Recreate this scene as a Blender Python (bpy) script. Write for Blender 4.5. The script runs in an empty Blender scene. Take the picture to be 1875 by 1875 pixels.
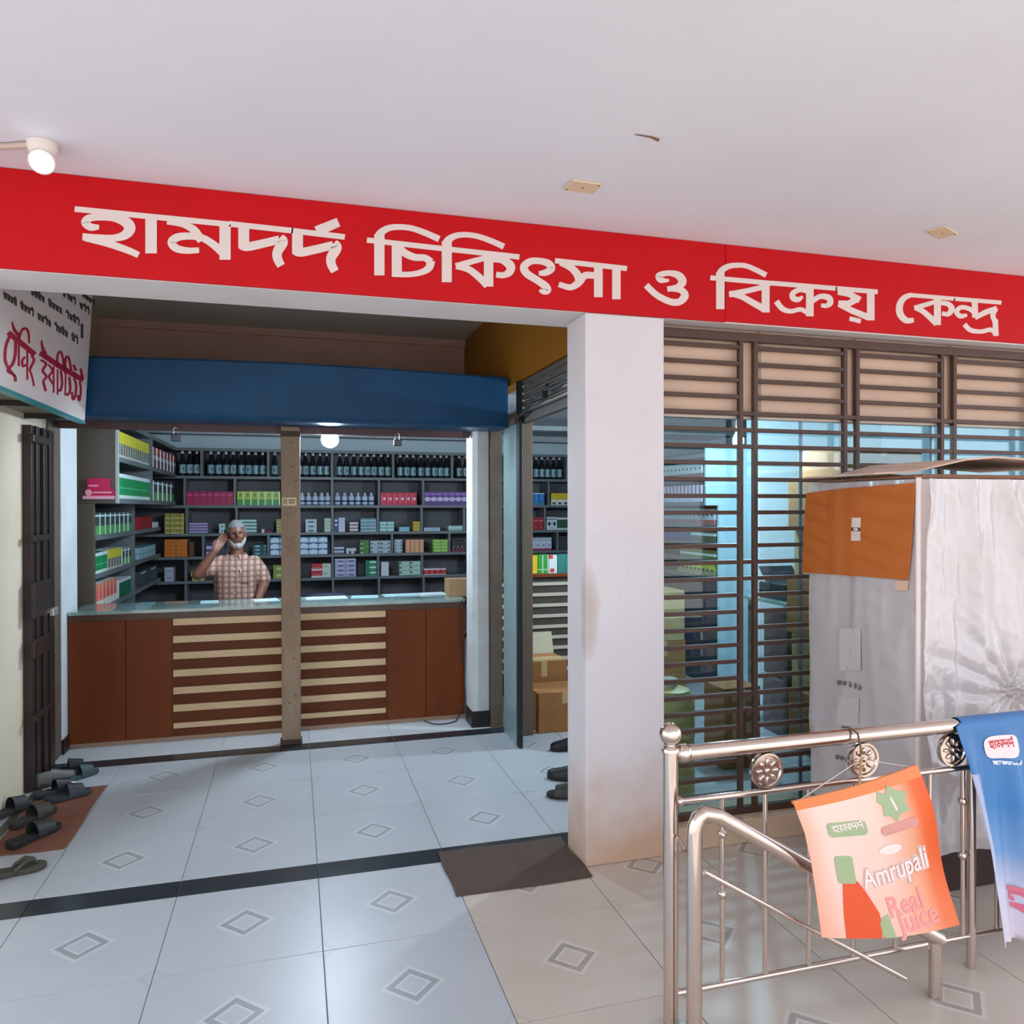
import bpy, bmesh, math, random
from mathutils import Vector, Matrix, noise as mnoise
random.seed(7)
SC = bpy.context.scene
COL = SC.collection
PI = math.pi

# ------------------------------------------------------------------ camera
FL, YAW, PITCH, ROLL, CH = 1394.0, math.radians(16.04), math.radians(.279), math.radians(.09), 1.6975
_f = Vector((math.sin(YAW)*math.cos(PITCH), math.cos(YAW)*math.cos(PITCH), -math.sin(PITCH)))
_r0 = Vector((math.cos(YAW), -math.sin(YAW), 0)); _d0 = _f.cross(_r0)
_r = _r0*math.cos(ROLL) + _d0*math.sin(ROLL)
_d = _d0*math.cos(ROLL) - _r0*math.sin(ROLL)
cam = bpy.data.cameras.new('camera'); cam.sensor_width = 36; cam.lens = FL/1875*36; cam.clip_start = .02
co = bpy.data.objects.new('camera', cam); COL.objects.link(co)
m = Matrix((_r, -_d, -_f)).transposed().to_4x4(); m.translation = (0, 0, CH); co.matrix_world = m
SC.camera = co
def _ray(px, py): return _f + _r*((px-937.5)/FL) + _d*((py-937.5)/FL)
CP = Vector((0, 0, CH))
def aY(px, py, Y): v = _ray(px, py); return CP + v*(Y/v.y)      # the point of plane y=Y seen at a photograph position
def aX(px, py, X): v = _ray(px, py); return CP + v*(X/v.x)
def aZ(px, py, Z): v = _ray(px, py); return CP + v*((Z-CH)/v.z)

# ------------------------------------------------------------------ world, sun, exposure
SC.view_settings.view_transform = 'Standard'; SC.view_settings.look = 'None'
SC.view_settings.gamma = 1; SC.view_settings.use_curve_mapping = False
SC.view_settings.exposure = 0.18
SC.cycles.use_denoising = True
SC.cycles.max_bounces = 6; SC.cycles.diffuse_bounces = 4; SC.cycles.glossy_bounces = 3; SC.cycles.transparent_max_bounces = 8
SC.cycles.caustics_reflective = False; SC.cycles.caustics_refractive = False; SC.cycles.adaptive_threshold = .06
SC.cycles.sample_clamp_indirect = 8
w = bpy.data.worlds.new('sky'); SC.world = w; w.use_nodes = True
bg = w.node_tree.nodes['Background']; bg.inputs[0].default_value = (.80, .88, 1, 1); bg.inputs[1].default_value = 2.0
sun = bpy.data.lights.new('sun', 'SUN'); sun.energy = 5.4; sun.angle = .02; sun.color = (1, .93, .82)
so = bpy.data.objects.new('sun', sun); COL.objects.link(so)
so.rotation_euler = Vector((-.45, .75, -1.25)).to_track_quat('-Z', 'Y').to_euler()

# ------------------------------------------------------------------ materials
def lin(c):
    return tuple(((x/255)/12.92 if x/255 <= .04045 else ((x/255+.055)/1.055)**2.4) for x in c) + (1,)
MATS = {}
def M(name, col, rough=.6, metal=0, noise=None, bump=None, spec=.5, emit=None, col2=None, coord='Object', coat=0, alpha=None, scale3=None):
    """noise=(scale, amount): gentle colour variation towards col2; bump=(scale, strength)"""
    if name in MATS: return MATS[name]
    mt = bpy.data.materials.new(name); mt.use_nodes = True; MATS[name] = mt
    nt = mt.node_tree; b = nt.nodes['Principled BSDF']
    b.inputs['Base Color'].default_value = lin(col); b.inputs['Roughness'].default_value = rough
    b.inputs['Metallic'].default_value = metal; b.inputs['Specular IOR Level'].default_value = spec
    b.inputs['Coat Weight'].default_value = coat
    if emit: b.inputs['Emission Color'].default_value = lin(emit[0]); b.inputs['Emission Strength'].default_value = emit[1]
    if noise or bump:
        tc = nt.nodes.new('ShaderNodeTexCoord'); src = tc.outputs[coord]
        if scale3:
            mp = nt.nodes.new('ShaderNodeMapping'); mp.inputs['Scale'].default_value = scale3
            nt.links.new(src, mp.inputs[0]); src = mp.outputs[0]
    if noise:
        n = nt.nodes.new('ShaderNodeTexNoise'); n.inputs['Scale'].default_value = noise[0]; n.inputs['Detail'].default_value = 6
        n.inputs['Roughness'].default_value = .65
        nt.links.new(src, n.inputs['Vector'])
        rp = nt.nodes.new('ShaderNodeValToRGB'); rp.color_ramp.elements[0].position = .38; rp.color_ramp.elements[1].position = .72
        nt.links.new(n.outputs['Fac'], rp.inputs[0])
        mu = nt.nodes.new('ShaderNodeMath'); mu.operation = 'MULTIPLY'; mu.inputs[1].default_value = noise[1]
        nt.links.new(rp.outputs[0], mu.inputs[0])
        mx = nt.nodes.new('ShaderNodeMix'); mx.data_type = 'RGBA'
        mx.inputs[6].default_value = lin(col); mx.inputs[7].default_value = lin(col2 or tuple(c*.75 for c in col))
        nt.links.new(mu.outputs[0], mx.inputs[0]); nt.links.new(mx.outputs[2], b.inputs['Base Color'])
    if bump:
        n2 = nt.nodes.new('ShaderNodeTexNoise'); n2.inputs['Scale'].default_value = bump[0]; n2.inputs['Detail'].default_value = 4
        nt.links.new(src, n2.inputs['Vector'])
        bp = nt.nodes.new('ShaderNodeBump'); bp.inputs['Strength'].default_value = bump[1]; bp.inputs['Distance'].default_value = .01
        nt.links.new(n2.outputs['Fac'], bp.inputs['Height']); nt.links.new(bp.outputs[0], b.inputs['Normal'])
    return mt

class NT:
    """small helper over a node tree for masks"""
    def __init__(s, mt): s.t = mt.node_tree; s.n = s.t.nodes; s.l = s.t.links
    def math(s, op, a, b=None, c=None):
        n = s.n.new('ShaderNodeMath'); n.operation = op
        for i, v in enumerate((a, b, c)):
            if v is None: continue
            if isinstance(v, (int, float)): n.inputs[i].default_value = v
            else: s.l.new(v, n.inputs[i])
        return n.outputs[0]
    def mix(s, f, a, b):
        n = s.n.new('ShaderNodeMix'); n.data_type = 'RGBA'
        for i, v in ((0, f), (6, a), (7, b)):
            if isinstance(v, tuple): n.inputs[i].default_value = v
            elif isinstance(v, (int, float)): n.inputs[i].default_value = v
            else: s.l.new(v, n.inputs[i])
        return n.outputs[2]
    def coords(s, kind='Generated'):
        tc = s.n.new('ShaderNodeTexCoord'); sp = s.n.new('ShaderNodeSeparateXYZ'); s.l.new(tc.outputs[kind], sp.inputs[0])
        s.vec = tc.outputs[kind]
        return sp.outputs
    def rect(s, x, z, x0, x1, z0, z1):
        r = None
        for v, lo, hi in ((x, x0, x1), (z, z0, z1)):
            if lo > 0: 
                k = s.math('GREATER_THAN', v, lo); r = k if r is None else s.math('MULTIPLY', r, k)
            if hi < 1:
                k = s.math('LESS_THAN', v, hi); r = k if r is None else s.math('MULTIPLY', r, k)
        return r if r is not None else 1.0
    def ell(s, x, z, cx, cz, rx, rz):
        a = s.math('POWER', s.math('ABSOLUTE', s.math('DIVIDE', s.math('SUBTRACT', x, cx), rx)), 2)
        b = s.math('POWER', s.math('ABSOLUTE', s.math('DIVIDE', s.math('SUBTRACT', z, cz), rz)), 2)
        return s.math('LESS_THAN', s.math('ADD', a, b), 1)

def printed(name, base, layers=(), rough=.45, ax=(0, 2)):
    """flat print on a packet: layers of rectangles ('r',x0,x1,z0,z1,col) and ellipses ('e',cx,cz,rx,rz,col)"""
    if name in MATS: return MATS[name]
    mt = bpy.data.materials.new(name); mt.use_nodes = True; MATS[name] = mt
    t = NT(mt); b = t.n['Principled BSDF']; b.inputs['Roughness'].default_value = rough
    o = t.coords(); x, z = o[ax[0]], o[ax[1]]
    c = lin(base)
    for L in layers:
        k = t.rect(x, z, *L[1:5]) if L[0] == 'r' else t.ell(x, z, *L[1:5])
        c = t.mix(k, c, lin(L[5]))
    if isinstance(c, tuple): b.inputs['Base Color'].default_value = c
    else: t.l.new(c, b.inputs['Base Color'])
    return mt

def glassmat(name, tint=(225, 240, 240), gl=.1, rough=.02):
    if name in MATS: return MATS[name]
    mt = bpy.data.materials.new(name); mt.use_nodes = True; MATS[name] = mt
    nt = mt.node_tree; nt.nodes.remove(nt.nodes['Principled BSDF'])
    tr = nt.nodes.new('ShaderNodeBsdfTransparent'); tr.inputs[0].default_value = lin(tint)
    g = nt.nodes.new('ShaderNodeBsdfGlossy'); g.inputs['Roughness'].default_value = rough
    fr = nt.nodes.new('ShaderNodeLayerWeight'); fr.inputs[0].default_value = .35
    mu = nt.nodes.new('ShaderNodeMath'); mu.operation = 'MULTIPLY_ADD'; mu.inputs[1].default_value = .5; mu.inputs[2].default_value = gl
    nt.links.new(fr.outputs['Fresnel'], mu.inputs[0])
    mx = nt.nodes.new('ShaderNodeMixShader'); nt.links.new(mu.outputs[0], mx.inputs[0])
    nt.links.new(tr.outputs[0], mx.inputs[1]); nt.links.new(g.outputs[0], mx.inputs[2])
    nt.links.new(mx.outputs[0], nt.nodes['Material Output'].inputs[0])
    return mt

# ------------------------------------------------------------------ geometry helpers
class MB:
    """collects shapes in world coordinates; build() links them as ONE mesh object"""
    def __init__(s): s.v = []; s.f = []; s.mi = []
    def add(s, vs, fs, mi=0):
        o = len(s.v); s.v += [Vector(p) for p in vs]; s.f += [tuple(i+o for i in f) for f in fs]; s.mi += [mi]*len(fs)
        return s
    def box(s, x0, x1, y0, y1, z0, z1, mi=0):
        vs = [(x, y, z) for z in (z0, z1) for y in (y0, y1) for x in (x0, x1)]
        return s.add(vs, [(0, 2, 3, 1), (4, 5, 7, 6), (0, 1, 5, 4), (2, 6, 7, 3), (0, 4, 6, 2), (1, 3, 7, 5)], mi)
    def tube(s, pts, r, n=12, closed=False, cap=True, mi=0):
        pts = [Vector(p) for p in pts]; k = len(pts)
        rs = r if isinstance(r, (list, tuple)) else [r]*k
        vs = []; prev = None
        for i, p in enumerate(pts):
            if closed: t = pts[(i+1) % k] - pts[i-1]
            else: t = pts[min(i+1, k-1)] - pts[max(i-1, 0)]
            t.normalize()
            if prev is None:
                a = Vector((0, 0, 1)) if abs(t.z) < .9 else Vector((1, 0, 0)); u = t.cross(a).normalized()
            else: u = (prev - t*prev.dot(t)).normalized()
            prev = u; v = t.cross(u)
            vs += [p + (u*math.cos(2*PI*j/n) + v*math.sin(2*PI*j/n))*rs[i] for j in range(n)]
        fs = []
        for i in range(k if closed else k-1):
            a, b = i*n, ((i+1) % k)*n
            fs += [(a+j, a+(j+1) % n, b+(j+1) % n, b+j) for j in range(n)]
        if cap and not closed: fs += [tuple(range(n-1, -1, -1)), tuple((k-1)*n+j for j in range(n))]
        return s.add(vs, fs, mi)
    def lathe(s, c, prof, n=20, axis='z', mi=0):
        c = Vector(c); vs = []
        for r, h in prof:
            for j in range(n):
                a = 2*PI*j/n; x, y = r*math.cos(a), r*math.sin(a)
                vs.append(c + (Vector((x, y, h)) if axis == 'z' else Vector((x, h, y)) if axis == 'y' else Vector((h, x, y))))
        fs = []
        for i in range(len(prof)-1):
            fs += [(i*n+j, i*n+(j+1) % n, (i+1)*n+(j+1) % n, (i+1)*n+j) for j in range(n)]
        fs += [tuple(range(n-1, -1, -1)), tuple((len(prof)-1)*n+j for j in range(n))]
        return s.add(vs, fs, mi)
    def sphere(s, c, r, n=20, m=12, sc=(1, 1, 1), mi=0):
        return s.lathe(c, [(max(r*math.sin(PI*i/m), r*.001)*1, -r*math.cos(PI*i/m)) for i in range(m+1)], n, mi=mi) if sc == (1, 1, 1) else s._ell(c, r, n, m, sc, mi)
    def _ell(s, c, r, n, m, sc, mi):
        o = len(s.v); s.lathe((0, 0, 0), [(max(r*math.sin(PI*i/m), r*.001), -r*math.cos(PI*i/m)) for i in range(m+1)], n, mi=mi)
        for i in range(o, len(s.v)): p = s.v[i]; s.v[i] = Vector((p.x*sc[0], p.y*sc[1], p.z*sc[2])) + Vector(c)
        return s
    def prism(s, poly, fn, t, mi=0):
        """poly of (u,v); fn(u,v,h) -> point; extruded by t"""
        n = len(poly); vs = [fn(u, v, 0) for u, v in poly] + [fn(u, v, t) for u, v in poly]
        return s.add(vs, [tuple(range(n)), tuple(range(2*n-1, n-1, -1))] + [(j, j+n, (j+1) % n+n, (j+1) % n) for j in range(n)], mi)
    def build(s, name, mats, parent=None, smooth=False, bevel=0, pivot=None, sub=0):
        mats = mats if isinstance(mats, (list, tuple)) else [mats]
        me = bpy.data.meshes.new(name)
        if parent is not None: off = ORG[parent.name]
        elif pivot is not None: off = Vector(pivot)
        else:
            xs = [p.x for p in s.v]; ys = [p.y for p in s.v]; zs = [p.z for p in s.v]
            off = Vector(((min(xs)+max(xs))/2, (min(ys)+max(ys))/2, min(zs)))
        me.from_pydata([p-off for p in s.v], [], s.f)
        for mt in mats: me.materials.append(mt)
        for p, k in zip(me.polygons, s.mi): p.material_index = k; p.use_smooth = bool(smooth)
        bm = bmesh.new(); bm.from_mesh(me); bmesh.ops.recalc_face_normals(bm, faces=bm.faces); bm.to_mesh(me); bm.free()
        if smooth: me.set_sharp_from_angle(angle=math.radians(smooth if smooth > 1 else 40))
        o = bpy.data.objects.new(name, me); COL.objects.link(o)
        if parent is not None: o.parent = parent; ORG[o.name] = off
        else: o.location = off; ORG[o.name] = off
        if bevel:
            b = o.modifiers.new('bevel', 'BEVEL'); b.width = bevel; b.segments = 2; b.limit_method = 'ANGLE'
        if sub:
            b = o.modifiers.new('sub', 'SUBSURF'); b.levels = sub; b.render_levels = sub
        return o
ORG = {}
def tag(o, label=None, cat=None, group=None, kind=None):
    if label: o['label'] = label
    if cat: o['category'] = cat
    if group: o['group'] = group
    if kind: o['kind'] = kind
    return o
def thing(name, loc, label, cat, group=None):
    o = bpy.data.objects.new(name, None); COL.objects.link(o); o.location = loc; o.empty_display_size = .05
    ORG[o.name] = Vector(loc); return tag(o, label, cat, group)
def B(name, mat, b, parent=None, bevel=0, **k): return MB().box(*b).build(name, mat, parent, bevel=bevel, **k)
def struct(o): o['kind'] = 'structure'; return o
def copy_thing(src, loc, rz=0, label=None, group=None):
    c = src.copy(); COL.objects.link(c); c.location = loc; c.rotation_euler = (0, 0, rz)
    if label: c['label'] = label
    if group: c['group'] = group
    for ch in src.children:
        k = ch.copy(); COL.objects.link(k); k.parent = c
    return c
ORD = ['first', 'second', 'third', 'fourth', 'fifth', 'sixth', 'seventh', 'eighth', 'ninth', 'tenth', 'eleventh', 'twelfth', 'thirteenth', 'fourteenth', 'fifteenth', 'sixteenth']

def smooth_line(pts, n=6):
    """Catmull-Rom through points (x,y,w)"""
    if len(pts) < 3: return pts
    P = [pts[0]] + list(pts) + [pts[-1]]; out = []
    for i in range(1, len(P)-2):
        for k in range(n):
            t = k/n
            out.append(tuple(.5*((2*P[i][j]) + (-P[i-1][j]+P[i+1][j])*t + (2*P[i-1][j]-5*P[i][j]+4*P[i+1][j]-P[i+2][j])*t*t + (-P[i-1][j]+3*P[i][j]-3*P[i+1][j]+P[i+2][j])*t**3) for j in range(3)))
    out.append(pts[-1]); return out
def stroke(mb, pts, fn, t, curve=True, sx=1.0):
    """brush stroke: pts (x,y,w) in the plane of a sign; fn maps (x,y,h) to a point. sx thins horizontals"""
    if curve: pts = smooth_line(pts)
    L, R_ = [], []
    for i, (x, y, wd) in enumerate(pts):
        a, b = pts[max(i-1, 0)], pts[min(i+1, len(pts)-1)]
        dx, dy = b[0]-a[0], b[1]-a[1]; l = math.hypot(dx, dy) or 1
        nx, ny = -dy/l*wd/2, dx/l*wd/2
        L.append((x+nx, y+ny)); R_.append((x-nx, y-ny))
    n = len(pts); vs = []
    for h in (0, t): vs += [fn(u, v, h) for u, v in L] + [fn(u, v, h) for u, v in R_]
    fs = []
    for i in range(n-1):
        fs += [(i, i+1, n+i+1, n+i), (2*n+i, 3*n+i, 3*n+i+1, 2*n+i+1), (i, 2*n+i, 2*n+i+1, i+1), (n+i, n+i+1, 3*n+i+1, 3*n+i)]
    fs += [(0, n, 3*n, 2*n), (n-1, 3*n-1, 4*n-1, 2*n-1)]
    mb.add(vs, fs)

# ================================================================== structure
white_paint = M('white_paint', (222, 216, 216), .75, noise=(1.6, .5), col2=(205, 197, 196), bump=(40, .06))
ceil_paint = M('ceiling_paint', (228, 229, 238), .8, noise=(1.1, .4), col2=(214, 213, 221), bump=(30, .05))
cream = M('cream_paint', (230, 215, 192), .7, noise=(2, .5), col2=(205, 190, 150))
brown_plaster = M('brown_plaster', (226, 188, 174), .85, noise=(3, .5), col2=(208, 168, 154), bump=(60, .12))
yellow_paint = M('yellow_paint', (176, 118, 26), .5, noise=(2.4, .6), col2=(150, 96, 16))
blue_paint = M('blue_paint', (14, 74, 116), .36, noise=(2.2, .6), col2=(10, 52, 84), bump=(12, .08))
shop_wall = M('shop_wall', (205, 222, 228), .7, noise=(1.5, .4), col2=(180, 205, 214))
shop_ceil = M('shop_ceiling_paint', (170, 178, 182), .8, noise=(2.5, .8), col2=(120, 130, 138))
jamb_brown = M('jamb_brown', (104, 92, 80), .8, noise=(6, .7), col2=(78, 66, 55), bump=(50, .15))
dark_stone = M('dark_stone_tile', (46, 52, 58), .22, noise=(5, .6), col2=(32, 36, 44))
earth = M('sunlit_earth', (196, 188, 182), .95, noise=(.6, .7), col2=(182, 172, 164))
grout = M('grout', (150, 150, 148), .9)

def tile_material(nm='marble_tile_with_diamond', c0=(190, 194, 197), c1=(174, 178, 182)):
    mt = bpy.data.materials.new(nm); mt.use_nodes = True
    t = NT(mt); b = t.n['Principled BSDF']; b.inputs['Roughness'].default_value = .34
    o = t.coords('Object'); ax, ay = t.math('ABSOLUTE', o[0]), t.math('ABSOLUTE', o[1])
    s = t.math('ADD', ax, ay)
    n = t.n.new('ShaderNodeTexNoise'); n.inputs['Scale'].default_value = 3.5; n.inputs['Detail'].default_value = 7
    oi = t.n.new('ShaderNodeObjectInfo')
    va = t.n.new('ShaderNodeVectorMath'); va.operation = 'ADD'; t.l.new(t.vec, va.inputs[0]); t.l.new(oi.outputs['Location'], va.inputs[1])
    t.l.new(va.outputs[0], n.inputs['Vector'])
    c = t.mix(n.outputs['Fac'], lin(c0), lin(c1))
    halo = t.math('MULTIPLY', t.math('LESS_THAN', s, .118), t.math('GREATER_THAN', s, .098))
    c = t.mix(t.math('MULTIPLY', halo, .22), c, lin((236, 236, 236)))
    ring = t.math('MULTIPLY', t.math('LESS_THAN', s, .098), t.math('GREATER_THAN', s, .066))
    c = t.mix(ring, c, lin(tuple(q*.80 for q in c0)))
    inn = t.math('MULTIPLY', t.math('LESS_THAN', s, .066), t.math('GREATER_THAN', s, .055))
    c = t.mix(t.math('MULTIPLY', inn, .3), c, lin((235, 235, 235)))
    cs = t.math('ADD', t.math('SUBTRACT', .3, ax), t.math('SUBTRACT', .3, ay))
    cor = t.math('MULTIPLY', t.math('LESS_THAN', cs, .06), t.math('GREATER_THAN', cs, .035))
    c = t.mix(t.math('MULTIPLY', cor, .25), c, lin((160, 162, 158)))
    t.l.new(c, b.inputs['Base Color']); return mt
tile_mat = tile_material(); dusty_mat = tile_material('dusty_tile_with_diamond', (206, 194, 182), (188, 174, 160))
plain_tile = M('plain_marble_tile', (206, 209, 211), .3, noise=(3, .6), col2=(190, 193, 196))

# floor: slab with tiles laid on it, joints 3 mm
floor = struct(B('floor', grout, (-2.9, 5.6, -.6, 10.2, -.1, -.006), pivot=(0, 0, 0)))
def tile_mesh(w_, d_, mat, name):
    t = .0015; ch = .0015; x, y = w_/2-t, d_/2-t
    vs = [(-x, -y, -.008), (x, -y, -.008), (x, y, -.008), (-x, y, -.008), (-x, -y, -ch), (x, -y, -ch), (x, y, -ch), (-x, y, -ch),
          (-x+ch, -y+ch, 0), (x-ch, -y+ch, 0), (x-ch, y-ch, 0), (-x+ch, y-ch, 0)]
    fs = [(3, 2, 1, 0)] + [(i, (i+1) % 4, 4+(i+1) % 4, 4+i) for i in range(4)] + [(4+i, 4+(i+1) % 4, 8+(i+1) % 4, 8+i) for i in range(4)] + [(8, 9, 10, 11)]
    me = bpy.data.meshes.new(name); me.from_pydata(vs, [], fs); me.materials.append(mat); return me
tm = tile_mesh(.6, .6, tile_mat, 'tile'); dm = tile_mesh(.6, .6, dusty_mat, 'dusty_tile'); pm = tile_mesh(.6, .6, plain_tile, 'plain_tile'); sm = tile_mesh(.6, .15, dark_stone, 'border_tile')
def lay(name, me, x, y):
    o = bpy.data.objects.new(name, me); COL.objects.link(o); o.parent = floor; o.location = (x, y, 0)
for c in range(-3, 10):
    x = -.794 + .6*c
    for y in [3.3-.6*k for k in range(6)] + [4.05, 4.65, 5.25]: lay('floor_tile', dm if c >= 3 and y < 3.4 else tm, x, y)
    for y in (6.0, 6.6): lay('floor_tile', pm, x, y)
    lay('border_tile', sm, x, 3.675); lay('border_tile', sm, x, 5.625)
B('shop_floor_screed', plain_tile, (-2.88, 5.58, 6.9, 10.18, -.02, 0), floor)
ground = struct(B('ground', earth, (-40, 45, -45, 30, -.9, -.5), pivot=(0, 0, -.5)))

# ceilings
ceil = struct(B('ceiling', ceil_paint, (-3.6, 6.4, -1.0, 3.36, 3.01, 3.25), pivot=(0, 1, 3.01)))
B('corridor_slab', M('corridor_ceiling', (236, 233, 226), .8, noise=(1.5, .5), col2=(220, 216, 206)), (-1.8, 1.8, 3.665, 7.2, 3.28, 3.45), ceil)
shopceil = struct(MB().box(-2.0, 5.7, 5.74, 10.2, 2.62, 2.7).box(1.66, 5.7, 3.62, 5.74, 2.62, 2.7).build('ceiling_shop', shop_ceil))
for i, (y, dz) in enumerate(((8.1, .05), (9.3, .07))): B('ceiling_rib', shop_ceil, (-1.94, 5.6, y, y+.18, 2.62-dz, 2.625), shopceil)
# beam behind the red band
beam = struct(B('wall_front', white_paint, (-3.6, 6.4, 3.36, 3.665, 2.62, 3.3), bevel=.006))
# left side wall of the passage and shop
wl = struct(MB().box(-1.75, -1.55, 3.665, 6.3, 0, 3.4).box(-2.1, -1.95, 6.3, 10.2, 0, 3.4).box(-2.1, -1.75, 6.2, 6.3, 0, 3.4).box(-1.75, -1.55, 6.3, 7.2, 2.7, 3.4).build('wall_left', cream))
B('brown_pier', jamb_brown, (-1.6, -1.54, 5.62, 5.9, 0, 3.28), wl, bevel=.004)
B('white_pilaster', M('pilaster_white', (226, 230, 232), .6, noise=(3, .3)), (-1.6, -1.535, 5.9, 6.3, .1, 2.62), wl, bevel=.006)
struct(B('baseboard_left', M('skirting_black', (30, 28, 28), .4), (-1.6, -1.525, 5.9, 6.1, 0, .1)))
struct(B('wall_back', shop_wall, (-2.1, 5.7, 10.0, 10.2, 0, 2.62)))
struct(B('wall_right', shop_wall, (5.5, 5.7, 3.4, 10.0, 0, 2.62)))
wu = struct(B('wall_upper', brown_plaster, (-1.55, 1.56, 7.05, 7.2, 2.7, 3.28)))
B('cornice', brown_plaster, (-1.55, 1.56, 7.02, 7.05, 3.22, 3.28), wu)
struct(B('wall_side', yellow_paint, (1.56, 1.66, 3.62, 7.1, 2.61, 3.28)))
# pier and jamb between the passage bay and the side opening
pier = struct(B('wall_pier', M('pier_white', (210, 212, 212), .65, noise=(4, .5), col2=(178, 172, 164), bump=(40, .1)), (1.331, 1.465, 5.74, 5.95, 0, 2.62), bevel=.006))
B('skirting_tile', M('skirting_black', (30, 28, 28), .4), (1.322, 1.468, 5.732, 5.955, .0, .125), pier, bevel=.003)
struct(B('trim_1', jamb_brown, (1.468, 1.56, 5.70, 5.95, 0, 2.62), bevel=.004))
struct(B('trim_2', M('frame_brown', (120, 100, 84), .7, noise=(5, .5)), (1.64, 1.72, 5.42, 5.52, 0, 2.4), bevel=.004))

# white column with its stain and painted-in bounce light
def column_mat():
    mt = bpy.data.materials.new('column_paint'); mt.use_nodes = True
    t = NT(mt); b = t.n['Principled BSDF']; b.inputs['Roughness'].default_value = .72
    o = t.coords('Object')
    n = t.n.new('ShaderNodeTexNoise'); n.inputs['Scale'].default_value = 2.2; n.inputs['Detail'].default_value = 7; t.l.new(t.vec, n.inputs[0])
    c = t.mix(n.outputs['Fac'], lin((226, 220, 222)), lin((206, 200, 202)))
    # dirt splashes plus painted-in warm bounce light low on the shaft, ragged upper edge
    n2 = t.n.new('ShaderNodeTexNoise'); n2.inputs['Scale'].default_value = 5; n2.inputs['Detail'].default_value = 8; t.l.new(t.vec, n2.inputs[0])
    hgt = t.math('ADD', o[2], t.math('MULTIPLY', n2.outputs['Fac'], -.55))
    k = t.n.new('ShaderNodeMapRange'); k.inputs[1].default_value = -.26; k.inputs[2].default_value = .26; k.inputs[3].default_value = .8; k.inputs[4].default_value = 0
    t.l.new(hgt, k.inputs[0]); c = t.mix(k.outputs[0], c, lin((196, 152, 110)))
    # rusty rub mark by the corner, about hip to chest height
    e = None
    for ax_, c0, rr in ((0, -.19, .06), (1, -.125, .07), (2, 1.2, .2)):
        q = t.math('POWER', t.math('DIVIDE', t.math('SUBTRACT', o[ax_], c0), rr), 2); e = q if e is None else t.math('ADD', e, q)
    e = t.math('ADD', e, t.math('MULTIPLY', n2.outputs['Fac'], 2.4))
    k2 = t.n.new('ShaderNodeMapRange'); k2.inputs[1].default_value = .9; k2.inputs[2].default_value = 2.6; k2.inputs[3].default_value = .62; k2.inputs[4].default_value = 0
    t.l.new(e, k2.inputs[0]); c = t.mix(k2.outputs[0], c, lin((150, 112, 80)))
    # faint scuffs
    n3 = t.n.new('ShaderNodeTexNoise'); n3.inputs['Scale'].default_value = 14; n3.inputs['Detail'].default_value = 3; t.l.new(t.vec, n3.inputs[0])
    k3 = t.n.new('ShaderNodeMapRange'); k3.inputs[1].default_value = .68; k3.inputs[2].default_value = .8; k3.inputs[3].default_value = 0; k3.inputs[4].default_value = .25
    t.l.new(n3.outputs['Fac'], k3.inputs[0]); c = t.mix(k3.outputs[0], c, lin((150, 145, 140)))
    t.l.new(c, b.inputs['Base Color'])
    bp = t.n.new('ShaderNodeBump'); bp.inputs['Strength'].default_value = .12; bp.inputs['Distance'].default_value = .01
    t.l.new(n2.outputs['Fac'], bp.inputs['Height']); t.l.new(bp.outputs[0], b.inputs['Normal'])
    return mt
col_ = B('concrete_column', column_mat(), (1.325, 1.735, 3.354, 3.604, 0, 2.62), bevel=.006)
tag(col_, 'white painted square column with a brown rub stain, holding up the red band', 'column')

# red sign band across the beam, in two sheets
red = M('red_vinyl', (196, 0, 14), .6, noise=(3, .35), col2=(172, 0, 10), spec=.25)
sign = thing('sign_band', (1.3, 3.36, 2.62), 'long red signboard band with white lettering across the beam', 'sign')
FY = 3.352
seam = aY(1328, 520, FY).x
B('red_sheet', red, (-3.6, seam-.0015, FY, 3.362, 2.622, 3.008), sign)
B('red_sheet', red, (seam+.0015, 6.4, FY-.001, 3.362, 2.626, 3.008), sign)
letter_white = M('letter_white', (224, 208, 202), .6)
KS = 520/1875
def crop(ox, oy=235):
    return lambda p: (ox + p[0]*KS, oy + p[1]*KS, p[2]*KS)
A_, B_, C_, D_ = crop(0), crop(420), crop(840), crop(1355)
def onsign(u, v, h):
    p = aY(u, v, FY-.0015); return Vector((p.x, p.y - h, p.z))
def S(cv, pts, w_): return [cv((p[0], p[1], p[2] if len(p) > 2 else w_)) for p in pts]
def letters(name, strokes):
    mb = MB()
    for i, (pts, cv) in enumerate(strokes):
        stroke(mb, pts, lambda u, v, h: onsign(u, v, h + i*.00006), .0015, curve=cv)
    return mb.build(name, letter_white, sign)
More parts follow.
